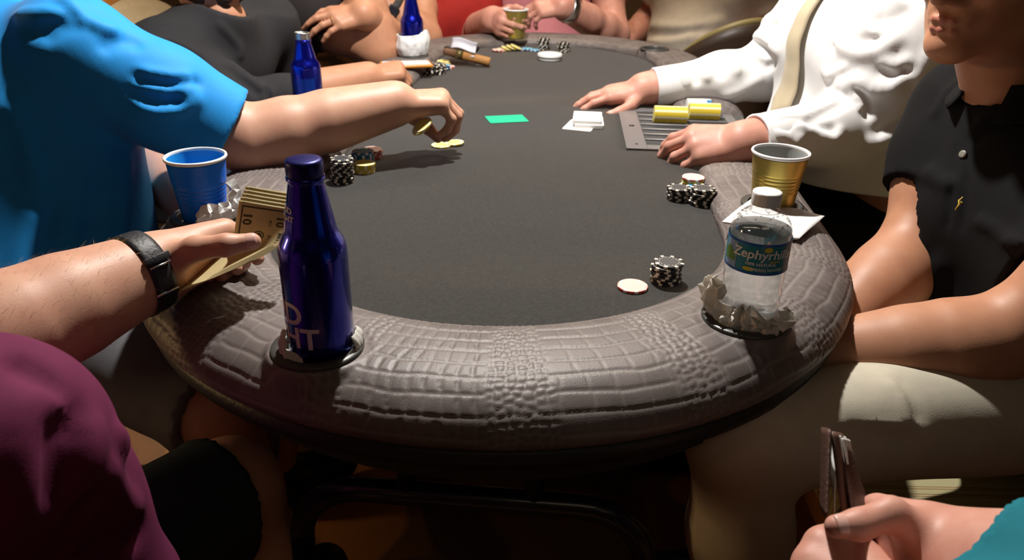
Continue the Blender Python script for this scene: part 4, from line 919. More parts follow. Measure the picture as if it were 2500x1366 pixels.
q = surf_pt(2350, 376, k_t, out=.0005); nq = nz(A3(-.9, -.3, .3)); xq = nz(np.cross(nq, Z3)); yq = np.cross(xq, nq)
def disc(c, n_, r, th, m, name, root, seg=16):
    n_ = nz(n_); x = nz(np.cross(n_, Z3)); y = np.cross(x, n_); V, F = lathe([(0, -th), (r, -th), (r, th * .5), (r * .7, th), (0, th * .7)], seg); V = np.array(V); return mesh(name, c + V[:, :1] * x + V[:, 1:2] * y + V[:, 2:] * n_, F, m, root)
M['button_grey'] = mat('button_grey', (.22, .21, .18), .3); M['stitch_gold'] = mat('stitch_gold', (.55, .38, .05), .6)
disc(q, nq, .0055, .0016, M['button_grey'], 'shirt_button', polo)
q = surf_pt(2342, 497, k_t, out=-.0005)
mesh('stitched_emblem', *join(tube([q + yq * .010, q + xq * .002 + yq * .004, q - xq * .001 - yq * .001, q + xq * .001 - yq * .010], [.0012, .0022, .0018, .001], 6), tube([q + xq * .004 + yq * .005, q - xq * .004 + yq * .002], .0013, 6)), M['stitch_gold'], polo)
# --- purple shirt on the left, holding the banknotes
u_lW = J(352, 664, .86); u_lE = J(-70, 850, .73); BILL = J(612, 600, .885)
u_f = nz(J(522, 592, .935) - u_lW); 
cam_dir = nz(CAMO - u_lW); u_palm = nz(cam_dir - u_f * (cam_dir @ u_f)); u_n = -u_palm
u_n = rot(u_n, u_f, 22)
purple, ui, _, _ = figure('person in a purple shirt at the near left holding folded banknotes', dict(
    Pv=(-.69, .28, .585), C=(-.69, .36, .80), N=(-.66, .36, 1.03), front=(.72, .65, -.1), rS=(-.47, .24, .96), rE=(-.36, .16, .72), rW=(-.48, .42, .68), lS=(-.80, .44, .94), lE=u_lE, lW=u_lW,
    lh=dict(f=u_f, n=u_n, curl=((14, 34, 20), (16, 34, 20), (20, 36, 22), (24, 38, 24)), spread=(-14, -16, -19, -22), thumb=((.72, .22, -.62), (.95, -.12, -.22), (.985, -.16, .0)), s=1.06, h=.0024, tpts=[J(408, 640, .862), J(478, 607, .850), J(552, 598, .848), J(617, 589, .858)], fpts={0: [J(546, 565, .925), J(598, 580, .948), J(622, 604, .938), J(628, 632, .924)], 1: [J(532, 595, .935), J(578, 618, .962), J(592, 640, .948), J(578, 656, .930)], 2: [J(516, 622, .940), J(550, 650, .962), J(558, 668, .946), J(542, 678, .930)], 3: [J(498, 650, .940), J(526, 676, .955), J(532, 690, .942), J(520, 696, .930)]}), rh=rel((.3, .8, -.2), (0, 0, 1)),
    nails=True, rsleeve=.8, lsleeve=.80, lcuff=.078, rcuff=.078, shr=.09, asc=1.04, skin=M['skin_fair'], shirt=M['shirt_purple'], trousers=M['shorts_teal'], legname='shorts', shorts=.97, h=.006, fat=1.12, belly=.05, hem=.53, wr=.005, ws=22,
    rK=(-.365, .80, .50), rA=(-.30, .84, .1), lK=(-.74, .86, .5), lA=(-.74, .9, .1), head=(-.60, .42, 1.25), headf=(.7, .7, -.2), hair=M['hair_dark'], shirt_extra=[rc(J(-60, 1095, .56), J(90, 1245, .68), .072, .078), rc(J(90, 1245, .68), J(190, 1480, .74), .078, .095), rc((-.47, .26, .93), J(-60, 1095, .56), .085, .075)], px=[([(53, 895), (95, 920), (132, 948)], .010, -.012), ([(204, 1001), (159, 1077), (151, 1209)], .016, -.016), ([(230, 1040), (225, 1110), (190, 1200)], .014, .009), ([(120, 960), (170, 985), (215, 1000)], .014, .008), ([(340, 1292), (280, 1325), (227, 1352)], .014, -.014), ([(215, 1230), (180, 1290), (140, 1366)], .013, -.012), ([(290, 1065), (298, 1078), (296, 1090)], .010, .010), ([(260, 1150), (300, 1220), (340, 1260)], .014, .009), ([(60, 1000), (50, 1100), (60, 1250)], .016, .010)]))
# --- teal sleeve, wallet in hand, bottom right
t_rW, t_rE = J(2326, 1378, .60), J(2668, 1515, .52); t_lW, t_lE = J(2235, 1545, .57), J(2500, 1700, .47)
t_rf = nz(J(2180, 1275, .64) - t_rW); cam_d = nz(CAMO - t_rW); t_n = nz(np.cross(t_rf, A3(0, 0, 1)))
pn = nz(cam_d - t_rf * (cam_d @ t_rf))
teal, ti, _, _ = figure('person in a teal long sleeve shirt opening a wallet at the bottom right', dict(
    Pv=(.74, .02, .90), C=(.70, .08, 1.14), N=(.68, .12, 1.34), front=(-.6, .8, 0), rS=(.84, .24, 1.27), rE=t_rE, rW=t_rW, lS=(.50, .00, 1.27), lE=t_lE, lW=t_lW,
    rh=dict(f=t_rf, n=rot(-pn, t_rf, -30), curl=((22, 40, 24), (26, 42, 24), (30, 44, 24), (34, 46, 24)), spread=(-6, -8, -11, -14), thumb=((.80, .34, -.50), (.92, -.26, -.30), (.93, -.36, -.05)), s=1.0, h=.0023, tpts=[J(2262, 1312, .600), J(2175, 1254, .598), J(2096, 1280, .592), J(2042, 1284, .590)], fpts={0: [J(2148, 1248, .650), J(2104, 1268, .675), J(2080, 1280, .670), J(2064, 1286, .655)], 1: [J(2166, 1272, .655), J(2116, 1292, .678), J(2092, 1302, .670), J(2078, 1306, .655)], 2: [J(2186, 1296, .655), J(2140, 1314, .675), J(2114, 1320, .665), J(2100, 1322, .652)], 3: [J(2206, 1318, .652), J(2170, 1334, .668), J(2146, 1338, .660), J(2134, 1338, .650)]}),
    lh=dict(f=nz(J(2035, 1385, .63) - t_lW), n=nz(A3(-.05, -.50, .86)), curl=((62, 88, 50), (66, 90, 50), (68, 90, 50), (70, 90, 50)), spread=(3, 0, -3, -6), thumb=((.8, .45, -.4), (.85, -.1, -.5), (.6, -.5, -.6)), s=1.0, h=.0023),
    nails=True, rsleeve=1.56, lsleeve=1.60, rcuff=.068, lcuff=.050, elr=.058, shr=.07, skin=M['skin_pink'], shirt=M['shirt_teal'], trousers=M['jeans'], h=.0048, ah=.0038, fat=.95, hem=.84,
    rK=(.80, .20, .50), rA=(.80, .12, .10), lK=(.58, .06, .50), lA=(.58, -.02, .10), head=(.62, .18, 1.58), headf=(-.5, .8, -.4), hair=M['hair_dark'], wr=.003))
# ------------------------------------------------------------------ things on and around the table
def wrap(VF, c, r, a0, z0, dr=.0003):
    V = np.array(VF[0]); a = a0 + V[:, 0] / r; return np.stack([c[0] + (r + dr) * np.cos(a), c[1] + (r + dr) * np.sin(a), c[2] + z0 + V[:, 1]], -1), VF[1]
def toward(c): return math.atan2(-c[1], -c[0])        # the side of an upright thing that faces the lens
M['blue_alu'] = mat('blue_aluminium', (.004, .010, .34), .26, .85, .5, coat=.6); M['blue_cap'] = mat('blue_cap', (.010, .012, .12), .35, .6)
M['print_white'] = mat('print_white', (.62, .62, .66), .5); M['label_blue'] = mat('label_blue', (.006, .05, .42), .3, .6)
BP = [(0, .002), (.026, .001), (.0315, .003), (.033, .008), (.033, .112), (.0325, .119), (.030, .127), (.0265, .133), (.0245, .139), (.0235, .146), (.0165, .183), (.0162, .185), (.0178, .187), (.0178, .190), (.0160, .191)]
def bottle(c, label, capm, near=False, h=1.0):
    b = thing('beer_bottle', c, label, 'bottle')
    mesh('bottle_body', *lathe([(r, z * h) for r, z in BP], 56, c), M['blue_alu'], b)
    if near: mesh('bottle_cap', *lathe([(.0166, .1905), (.0172, .192), (.0172, .2035), (.0163, .2055), (.013, .2063), (0, .2064)], 48, c), capm, b)
    else:
        pr = [(.0150, .191 * h)]
        for k in range(5): pr += [(.0156, .1915 * h + k * .0032), (.0164, .1925 * h + k * .0032), (.0164, .1938 * h + k * .0032)]
        pr += [(.0160, .2085 * h), (.0150, .210 * h), (.0125, .210 * h), (.0120, .206 * h), (0, .205 * h)]
        mesh('bottle_cap', *lathe(pr, 40, c), capm, b)
    return b
hb = HOLD[0]; nb = A3(hb[0] + .004, hb[1] + .002, ZF + .0195)
b1 = bottle(nb, 'blue aluminium bottle standing in the near left cup holder', M['blue_cap'], True)
a_ = toward(nb)
for s_, z_, sz, da in (('BUD', .049, .031, -1.46), ('LIGHT', .024, .031, -1.38)): mesh('lettering', *wrap(text_mesh(s_, sz, 0, .0008), nb, .033, a_ + da, z_), M['print_white'], b1, smooth=False)
for s_, z_, da in (('BUD', .158, -1.25), ('LIGHT', .150, -1.25)): mesh('lettering', *wrap(text_mesh(s_, .009, 0, .0002), nb, .0222 if z_ < .155 else .0208, a_ + da, z_, .0004), M['print_white'], b1, smooth=False)
b2c = A3(HOLD[6][0], HOLD[6][1], ZF + .0195)
b2 = bottle(b2c, 'open blue aluminium bottle with silver cap behind the reaching arm', M['steel'], h=.76)
mesh('bottle_label', *gridsurf(lambda u, v: (b2c[0] + .0334 * math.cos(toward(b2c) - .2 + (u - .5) * 1.5), b2c[1] + .0334 * math.sin(toward(b2c) - .2 + (u - .5) * 1.5), b2c[2] + .022 + .045 * v), 14, 3), M['label_blue'], b2)
b3c = A3(HOLD[5][0], HOLD[5][1], ZF + .0195)
b3 = bottle(b3c, 'blue aluminium bottle wrapped in a white napkin on the far left rail', M['steel'], h=.9)
# napkins
def crumpled(name, label, c, a0, a1, rfn, hfn, seed, n=26, m=7, mt=None, amp=.005, z0=.0, crisp=False):
    r = np.random.default_rng(seed); V = []; F = []
    for i in range(n):
        a = a0 + (a1 - a0) * i / (n - 1); rr, hh = rfn(i / (n - 1)), hfn(i / (n - 1))
        for j in range(m):
            v = j / (m - 1); jr = r.normal() * amp * (.25 + v) + amp * 1.2 * (1 if i % 2 else -1) * v ** .5; jz = r.normal() * amp * .5 * (v > 0)
            R_ = rr + jr + .006 * math.sin(v * PI); aa = a + r.normal() * .03; V.append((c[0] + R_ * math.cos(aa), c[1] + R_ * math.sin(aa), c[2] + z0 + max(0, hh * v + jz)))
    for i in range(n - 1):
        for j in range(m - 1):
            q = (i * m + j, (i + 1) * m + j, (i + 1) * m + j + 1, i * m + j + 1); F += [(q[0], q[1], q[2]), (q[0], q[2], q[3])] if (i + j) % 2 else [(q[0], q[1], q[3]), (q[1], q[2], q[3])]
    o = mesh(name, V, F, mt or M['tissue'], at=(c[0], c[1], c[2])); md = o.modifiers.new('thickness', 'SOLIDIFY'); md.thickness = .0012
    if crisp: o.data.polygons.foreach_set('use_smooth', np.zeros(len(o.data.polygons), bool)); o.data.update(); return tag(o, label, 'napkin')
    s2 = o.modifiers.new('soften', 'SUBSURF'); s2.levels = 1; s2.render_levels = 1
    return tag(o, label, 'napkin')
wc0 = HOLD[1]; wb = A3(wc0[0] + .004, wc0[1] + .004, ZF + .0195)
aw = toward(wb)
crumpled('napkin', 'crumpled white napkin stuffed round the foot of the water bottle', (wb[0], wb[1], ZF + .0215), aw - 2.3, aw + 1.55, lambda t: .0395 + .004 * math.sin(t * 9), lambda t: .018 + .034 * math.exp(-((t - .30) / .10) ** 2) + .022 * math.exp(-((t - .12) / .1) ** 2) + .014 * math.exp(-((t - .6) / .15) ** 2) + .010 * math.exp(-((t - .88) / .08) ** 2), 5, 30, 8, amp=.0036, z0=.004, crisp=True)
crumpled('napkin', 'scrap of crumpled napkin left of the near blue bottle', (nb[0], nb[1], ZF + .0205), a_ - 1.9, a_ - .55, lambda t: .0365, lambda t: .012 + .022 * math.exp(-((t - .35) / .25) ** 2), 8, 12, 6, amp=.0025)
crumpled('napkin', 'sliver of napkin right of the near blue bottle', (nb[0], nb[1], ZF + .0205), a_ + .9, a_ + 1.7, lambda t: .0360, lambda t: .026, 9, 8, 5, amp=.0008)
crumpled('napkin', 'white napkin wrapped round the far blue bottle', (b3c[0], b3c[1], ZF + .032), 0, 2 * PI, lambda t: .042 + .004 * math.sin(t * 12.56), lambda t: .058 + .014 * math.exp(-((t - .98) / .10) ** 2) + .014 * math.exp(-(t / .10) ** 2), 13, 30, 6, M['paper'], amp=.0022)
# cups
def cup(c, label, m_out, m_in, h=.112, rt=.0405, rb=.0285, ribs=(.45, .72), liquid=None):
    q = thing('plastic_cup', c, label, 'cup'); pr = [(0, .003), (rb - .003, .003), (rb - .002, 0), (rb, 0), (rb + .0006, .004)]
    R_ = lambda z: rb + (rt - .0022 - rb) * z / h
    for k in range(60):
        z = .006 + (h - .012) * k / 59; w_ = .0006 * math.sin(z * 2 * PI / .0058) if ribs[0] < z / h < ribs[1] else (.0008 if z / h > ribs[1] else 0); pr.append((R_(z) + w_, z))
    mesh('cup_wall', *lathe(pr, 56, c), m_out, q)
    mesh('cup_inside', *lathe([(R_(h - .004) - .0006, h - .004), (R_(h * .5) - .0008, h * .5), (rb - .0012, .005), (0, .0048)], 56, c), m_in, q)
    mesh('cup_rim', *lathe([(rt - .0032, h - .004), (rt - .0034, h - .001), (rt - .002, h + .0006), (rt, h), (rt + .0006, h - .002), (rt - .0004, h - .0042), (rt - .0022, h - .005)], 56, c), M['cup_white'], q)
    if liquid: mesh('drink', *lathe([(0, liquid[1]), (R_(liquid[1]) - .0012, liquid[1])], 48, c), liquid[0], q)
    return q
M['cup_white'] = mat('cup_white', (.80, .80, .80), .35); M['cup_grey'] = mat('cup_inside_grey', (.34, .35, .34), .45)
M['cup_blue'] = mat('cup_blue', (.002, .17, .86), .32); M['cup_blue_in'] = mat('cup_blue_inside', (.02, .30, .72), .3)
M['cup_gold'] = mat('cup_gold', (.46, .35, .085), .36, .75); M['drink'] = mat('drink', (.05, .30, .55), .05, 0, .5)
c4 = HOLD[3]; cup(A3(c4[0], c4[1], ZF + .0195), 'bright blue plastic cup in the left cup holder', M['cup_blue'], M['cup_blue_in'], .098, .0415, .029, (.40, .62), (M['drink'], .058))
c3 = HOLD[2]; cup(A3(c3[0], c3[1], ZF + .0195), 'gold plastic cup in the right cup holder', M['cup_gold'], M['cup_grey'], .094, .0425, .030, (.36, .66))
cup(A3(CUP5[0], CUP5[1], ZF + .0285), 'gold plastic cup held by the person in pink', M['cup_gold'], M['cup_grey'], .094, .0425, .030, (.36, .66))
cc = A3(c4[0], c4[1], ZF + .03); a4 = toward(cc)
crumpled('napkin', 'crumpled white napkin pressed against the blue cup', (cc[0] + .002, cc[1] - .008, ZF + .029), a4 - .35, a4 + 1.45, lambda t: .033 + .014 * t, lambda t: .016 + .034 * t + .006 * math.sin(t * 8), 21, 12, 7, M['paper'], amp=.003, crisp=True)
# flat napkin under the gold cup
nc = [P(1762, 545, ZF + .0325), P(1836, 488, ZF + .0325), P(2012, 532, ZF + .0325), P(1950, 588, ZF + .0325)]
def nap(u, v, dz=0):
    q = (nc[0] * (1 - u) + nc[3] * u) * (1 - v) + (nc[1] * (1 - u) + nc[2] * u) * v; d = np.linalg.norm(((q[:2] - TA[:2]) - AX[:2] * np.clip((q[:2] - TA[:2]) @ AX[:2], 0, TL))) - RIN
    zz = ZF + np.interp(d, prof0[:220, 0], prof0[:220, 1]) + .0028; return A3(q[0], q[1], max(zz, ZF + .0335) + .0012 * math.sin(u * 7 + v * 3) ** 2 + dz)
nk = thing('napkin', nap(.5, .5), 'flat folded white napkin lying on the rail beside the gold cup', 'napkin')
mesh('upper_layer', *gridsurf(lambda u, v: nap(u, v, .0022), 18, 18, .0008), M['paper'], nk)
mesh('lower_layer', *gridsurf(lambda u, v: nap(.02 + u * .95, v * .97 + .01), 18, 18, .0008), M['paper'], nk)
# water bottle
def plastic(add=.07, nm='clear_plastic', tint=.965):
    m = bpy.data.materials.new(nm); m.use_nodes = True; nt = m.node_tree; nt.nodes.remove(nt.nodes['Principled BSDF']); o = nt.nodes['Material Output']
    t = nt.nodes.new('ShaderNodeBsdfTransparent'); t.inputs[0].default_value = (tint, tint, tint, 1); g = nt.nodes.new('ShaderNodeBsdfGlossy'); g.inputs['Roughness'].default_value = .05
    f = nt.nodes.new('ShaderNodeFresnel'); f.inputs[0].default_value = 1.5; a = nt.nodes.new('ShaderNodeMath'); a.inputs[1].default_value = add; nt.links.new(f.outputs[0], a.inputs[0])
    ge = nt.nodes.new('ShaderNodeNewGeometry'); iv = nt.nodes.new('ShaderNodeMath'); iv.operation = 'SUBTRACT'; iv.inputs[0].default_value = 1; nt.links.new(ge.outputs['Backfacing'], iv.inputs[1]); ml = nt.nodes.new('ShaderNodeMath'); ml.operation = 'MULTIPLY'; nt.links.new(a.outputs[0], ml.inputs[0]); nt.links.new(iv.outputs[0], ml.inputs[1]); a = ml
    x = nt.nodes.new('ShaderNodeMixShader'); nt.links.new(a.outputs[0], x.inputs[0]); nt.links.new(t.outputs[0], x.inputs[1]); nt.links.new(g.outputs[0], x.inputs[2]); nt.links.new(x.outputs[0], o.inputs[0]); return m
def water():
    m = bpy.data.materials.new('water'); m.use_nodes = True; nt = m.node_tree; b = nt.nodes['Principled BSDF']; o = nt.nodes['Material Output']
    b.inputs['Transmission Weight'].default_value = 1; b.inputs['IOR'].default_value = 1.33; b.inputs['Roughness'].default_value = .06; b.inputs['Base Color'].default_value = (.97, .98, .97, 1)
    t = nt.nodes.new('ShaderNodeBsdfTransparent'); d = nt.nodes.new('ShaderNodeBsdfTranslucent'); d.inputs[0].default_value = (.8, .8, .78, 1); x = nt.nodes.new('ShaderNodeMixShader'); x.inputs[0].default_value = .45
    y = nt.nodes.new('ShaderNodeMixShader'); y.inputs[0].default_value = .34
    nt.links.new(t.outputs[0], x.inputs[2]); nt.links.new(b.outputs[0], x.inputs[1]); nt.links.new(x.outputs[0], y.inputs[1]); nt.links.new(d.outputs[0], y.inputs[2]); nt.links.new(y.outputs[0], o.inputs[0]); return m
M['plastic'] = plastic(); M['drop'] = plastic(.3, 'water_drop', .9); M['water'] = water(); M['cap_white'] = mat('cap_white', (.70, .70, .69), .45)
M['label_teal'] = mat('label_teal', (.012, .19, .25), .4); M['label_edge'] = mat('label_edge', (.01, .09, .36), .4); M['label_sky'] = mat('label_sky', (.22, .32, .50), .45); M['label_green'] = mat('label_green', (.10, .22, .03), .5); M['label_yellow'] = mat('label_yellow', (.62, .50, .03), .45); M['label_white'] = mat('label_white', (.70, .72, .72), .45)
wt = thing('water_bottle', wb, 'clear plastic water bottle with teal label and white cap in the right cup holder', 'bottle')
WR = .0318
wp = [(0, .004), (.018, .003), (.026, .0), (.0300, .003), (WR, .010)]
for k in range(16): z = .013 + k * .0028; wp.append((WR + .0005 * math.sin(z * 2 * PI / .014), z))
wp += [(WR + .0002, .060), (WR + .0002, .112), (.0316, .1155), (.0300, .1205), (.0268, .1265), (.0222, .1318), (.0175, .1350), (.0140, .137), (.0128, .138), (.0128, .146)]
mesh('bottle_wall', *lathe(wp, 56, wb), M['plastic'], wt)
wl = [(r - .0009, z + .0006) for r, z in wp if z <= .1156]; wl[0] = (0, wl[0][1]); wl += [(.0306, .1165), (0, .1165)]
mesh('water', *lathe(wl, 56, wb), M['water'], wt)
cp_ = [(.0130, .1375), (.0150, .138), (.0152, .1405), (.0148, .141)]
cpv = lathe([(.0152, .1418), (.0152, .1535), (.0147, .1553), (.0128, .1559), (0, .1560)], 60, wb); cv = np.array(cpv[0]); 
ang = np.arctan2(cv[:, 1] - wb[1], cv[:, 0] - wb[0]); rib = 1 + .012 * np.sign(np.sin(ang * 30)) * (cv[:, 2] < wb[2] + .1545); cv[:, 0] = wb[0] + (cv[:, 0] - wb[0]) * rib; cv[:, 1] = wb[1] + (cv[:, 1] - wb[1]) * rib
mesh('bottle_cap', cv, cpv[1], M['cap_white'], wt); mesh('neck_ring', *lathe(cp_ + [(.0172, .1362), (.0172, .1352), (.0138, .1352)], 48, wb), M['plastic'], wt)
def band(name, r, z0, z1, m, a0=0, a1=2 * PI, n=72, slant=0.0):
    f = lambda u, v: (wb[0] + r * math.cos(a0 + (a1 - a0) * u), wb[1] + r * math.sin(a0 + (a1 - a0) * u), wb[2] + z0 + (z1 - z0) * v)
    return mesh(name, *gridsurf(f, n, 2), m, wt)
L0, L1 = .074, .109
band('label', WR + .0009, L0, L1, M['label_teal']); band('label_border', WR + .0011, L1 - .0028, L1, M['label_edge']); band('label_border', WR + .0011, L0, L0 + .0028, M['label_edge'])
at_ = aw + .22
band('label_picture', WR + .0012, L0 + .003, L1 - .003, M['label_sky'], at_ - 1.42, at_ - .88, 14)
def hill(u, v): a = at_ - 1.42 + .50 * u; return (wb[0] + (WR + .0014) * math.cos(a), wb[1] + (WR + .0014) * math.sin(a), wb[2] + L0 + .010 + v * (.005 + .010 * max(0, math.sin(2.6 * (1 - u)))))
mesh('label_hill', *gridsurf(hill, 14, 3), M['label_green'], wt, smooth=False)
def tw(s_, sz, da, z_, m, bold=0, shear=0): mesh('lettering', *wrap(text_mesh(s_, sz, 0, bold, shear), wb, WR, at_ + da, z_, .0016), m, wt, smooth=False)
tw('Zephyrhills', .0140, -.02, L0 + .0185, M['label_white'], .0003, .1)
tw('BRAND', .0032, .38, L0 + .0145, M['label_yellow'], .0001); tw('100% NATURAL', .0046, -.05, L0 + .0108, M['label_white'], .0001); tw('SPRING WATER', .0046,   .15, L0 + .0048, M['label_white'], .0001)
def patch(a_c, zc_, rx, rz, m, name): 
    V = [(wb[0] + (WR + .0015) * math.cos(a_c), wb[1] + (WR + .0015) * math.sin(a_c), wb[2] + zc_)] + [(wb[0] + (WR + .0015) * math.cos(a_c + rx / WR * math.cos(2 * PI * k / 20)), wb[1] + (WR + .0015) * math.sin(a_c + rx / WR * math.cos(2 * PI * k / 20)), wb[2] + zc_ + rz * math.sin(2 * PI * k / 20)) for k in range(20)]
    mesh(name, V, [(0, 1 + k, 1 + (k + 1) % 20) for k in range(20)], m, wt, smooth=False)
patch(at_ + .12, L0 + .0290, .0042, .0030, M['label_yellow'], 'label_sun'); patch(at_ - .42, L0 + .0062, .0060, .0022, M['label_yellow'], 'label_badge')
rd = np.random.default_rng(4); Vd, Fd = [], []
for k in range(60):
    a = rd.uniform(0, 6.28); z = rd.uniform(.119, .134); r_ = np.interp(z, [.1155, .1205, .1265, .1318, .1350], [.0316, .0300, .0268, .0222, .0175]) - .0006; s_ = rd.uniform(.0006, .0016)
    v, f = lathe([(0, -s_), (s_ * .8, -s_ * .5), (s_, 0), (s_ * .8, s_ * .5), (0, s_)], 8, (wb[0] + r_ * math.cos(a), wb[1] + r_ * math.sin(a), wb[2] + z)); o = len(Vd); Vd += v; Fd += [tuple(i + o for i in q) for q in f]
tag(mesh('droplets', Vd, Fd, M['drop'], wt), kind='stuff')

# cards
M['card'] = mat('card', (.80, .79, .76), .4); M['card_edge'] = mat('card_edge', (.62, .60, .55), .7); M['card_green'] = mat('card_green', (.015, .50, .27), .35)
def card_packet(c, yaw, n, th, m, w_=.063, l_=.088, r=.004):
    x = A3(math.cos(yaw), math.sin(yaw), 0); y = np.cross(Z3, x); pts = []
    for sx, sy, a0 in ((1, 1, 0), (-1, 1, 90), (-1, -1, 180), (1, -1, 270)):
        for k in range(5): a = math.radians(a0 + 22.5 * k); pts.append((sx * (w_ / 2 - r) + r * math.cos(a), sy * (l_ / 2 - r) + r * math.sin(a)))
    V = [c + x * a + y * b for a, b in pts] + [c + x * a + y * b + Z3 * n * th for a, b in pts]; k = len(pts)
    return V, [tuple(range(k - 1, -1, -1)), tuple(range(k, 2 * k))] + [(i, (i + 1) % k, k + (i + 1) % k, k + i) for i in range(k)]
dk = P(1434, 292, ZF + .008) * A3(1, 1, 0) + A3(0, 0, ZF + .0004)
o = mesh('playing_card', *card_packet(dk + A3(-.016, -.022, 0), -.30, 1, .0006, M['card']), M['card'], at=dk, smooth=False); tag(o, 'white playing card sticking out from under the deck', 'playing card')
deck = thing('card_deck', dk + Z3 * .0008, 'squared deck of white playing cards face down beside the dealer tray', 'card deck')
mesh('lower_packet', *card_packet(dk + Z3 * .0008 + A3(.003, -.006, 0), -.06, 22, .00033, M['card']), M['card'], deck, smooth=False)
mesh('upper_packet', *card_packet(dk + Z3 * .0082, -.10, 22, .00033, M['card']), M['card'], deck, smooth=False)
gc = [P(1186, 285, ZF), P(1275, 281, ZF), P(1287, 298, ZF), P(1198, 301, ZF)]; gm = sum(gc) / 4; gy = math.atan2(gc[1][1] - gc[0][1], gc[1][0] - gc[0][0])
tag(mesh('cut_card', *card_packet(gm + Z3 * .0005, gy + PI / 2, 1, .0009, M['card_green'], .063, .088, .003), M['card_green'], at=gm, smooth=False), 'flat green plastic cut card lying in the middle of the felt', 'cut card')
# cigar, ashtray, folded white card and phone on the far left rail
M['cigar'] = mat('cigar', (.40, .19, .055), .7, bump=(150, .5, 4), mottle=(60, (.33, .15, .04), .3)); M['cigar_dark'] = mat('cigar_dark', (.13, .06, .025), .75, bump=(150, .6, 4)); M['cigar_band'] = mat('cigar_band', (.10, .075, .02), .35, .3)
q0, q1 = P(1082, 136, ZF + .03), P(1196, 149, ZF + .018); q0[2] = ZF + .044; q1[2] = ZF + .0145; dz = q1 - q0
cg = thing('cigar', (q0 + q1) / 2, 'thick brown cigar with a dark band lying across the far left rail edge', 'cigar')
mesh('foot', *tube([q0, q0 + dz * .04, q0 + dz * .30], [.006, .0105, .0125], 24), M['cigar_dark'], cg); mesh('band', *tube([q0 + dz * .27, q0 + dz * .42], .0132, 24), M['cigar_band'], cg); mesh('wrapper', *tube([q0 + dz * .38, q0 + dz * .97, q1], [.0128, .0136, .0128], 24), M['cigar'], cg)
ac = P(1128, 122, ZF + .035); ash = thing('ashtray', ac * A3(1, 1, 0) + A3(0, 0, ZF + .030), 'shallow black oval ashtray on the far left rail behind the cigar', 'ashtray')
v, f = lathe([(0, .002), (.040, .002), (.046, .010), (.050, .014), (.052, .013), (.047, .003), (.042, -.001), (0, -.001)], 40); v = np.array(v) * (1.05, .62, 1); mesh('dish', v + np.array(ash.location), f, M['black_plastic'], ash)
M['clear_card'] = mat('clear_card', (.52, .50, .54), .25)
k0, k1, k2, k3 = P(1100, 116, ZF + .052), P(1104, 92, ZF + .075), P(1165, 101, ZF + .072), P(1160, 126, ZF + .046)
wcd = thing('folded_card', (k0 + k3) / 2 * A3(1, 1, 0) + A3(0, 0, ZF + .045), 'folded pale card propped on the ashtray at the far left', 'card')
def fc(u, v): q = (k0 * (1 - u) + k3 * u) * (1 - v) + (k1 * (1 - u) + k2 * u) * v; return q + A3(0, .012 * (1 - abs(2 * v - 1)), .004 * math.sin(u * 5))
mesh('upper_leaf', *gridsurf(fc, 12, 9, .0012), M['clear_card'], wcd); mesh('lower_leaf', *gridsurf(lambda u, v: fc(u * .9, .5 * v) + A3(.004, -.006, -.012), 12, 6, .0012), M['clear_card'], wcd)
pc = P(992, 160, ZF + .032); ph = thing('phone', (pc[0], pc[1], ZF + .0295), 'phone in an amber edged case lying on the far left rail by the chips', 'phone')
M['amber'] = mat('amber', (.55, .22, .03), .3); M['screen'] = mat('screen', (.60, .60, .60), .06)
px_ = nz(A3(.93, .25, 0)); py_ = np.cross(Z3, px_); mesh('case', *box((pc[0], pc[1], ZF + .0345), px_, py_, Z3, .070, .036, .0045, .004, 3), M['amber'], ph); mesh('screen', *box((pc[0], pc[1], ZF + .0393), px_, py_, Z3, .064, .031, .0006, .0004, 1), M['screen'], ph, smooth=False)

# banknotes in the hand
M['note'] = mat('note', (.50, .40, .20), .75, mottle=(70, (.40, .34, .17), .3)); M['note_print'] = mat('note_print', (.055, .05, .025), .8); M['note_red'] = mat('note_red', (.42, .20, .09), .8)
NR = np.array([J(*a) for a in ((708, 508, .880), (706, 552, .878), (690, 592, .872), (640, 626, .866), (560, 662, .860), (500, 688, .856), (436, 713, .850))])
NL = np.array([J(*a) for a in ((584, 488, .878), (576, 540, .882), (568, 585, .892), (545, 616, .915), (490, 645, .920), (455, 668, .916), (428, 692, .910))])
nR, nL = np.array(smoothline(NR, 60)), np.array(smoothline(NL, 60))
def note(u, v, k=0, lift=0.0):
    t = v * 59; i = min(int(t), 58); r_ = nR[i] * (1 - t + i) + nR[i + 1] * (t - i); l_ = nL[i] * (1 - t + i) + nL[i + 1] * (t - i); q = l_ * (1 - u) + r_ * u; away = nz(q - CAMO)
    return q + away * (.0016 * k + .004 * math.sin(u * PI) * (1 - v) - lift) + (_up * .0030 + _rt * .0014) * k * (1 - v)
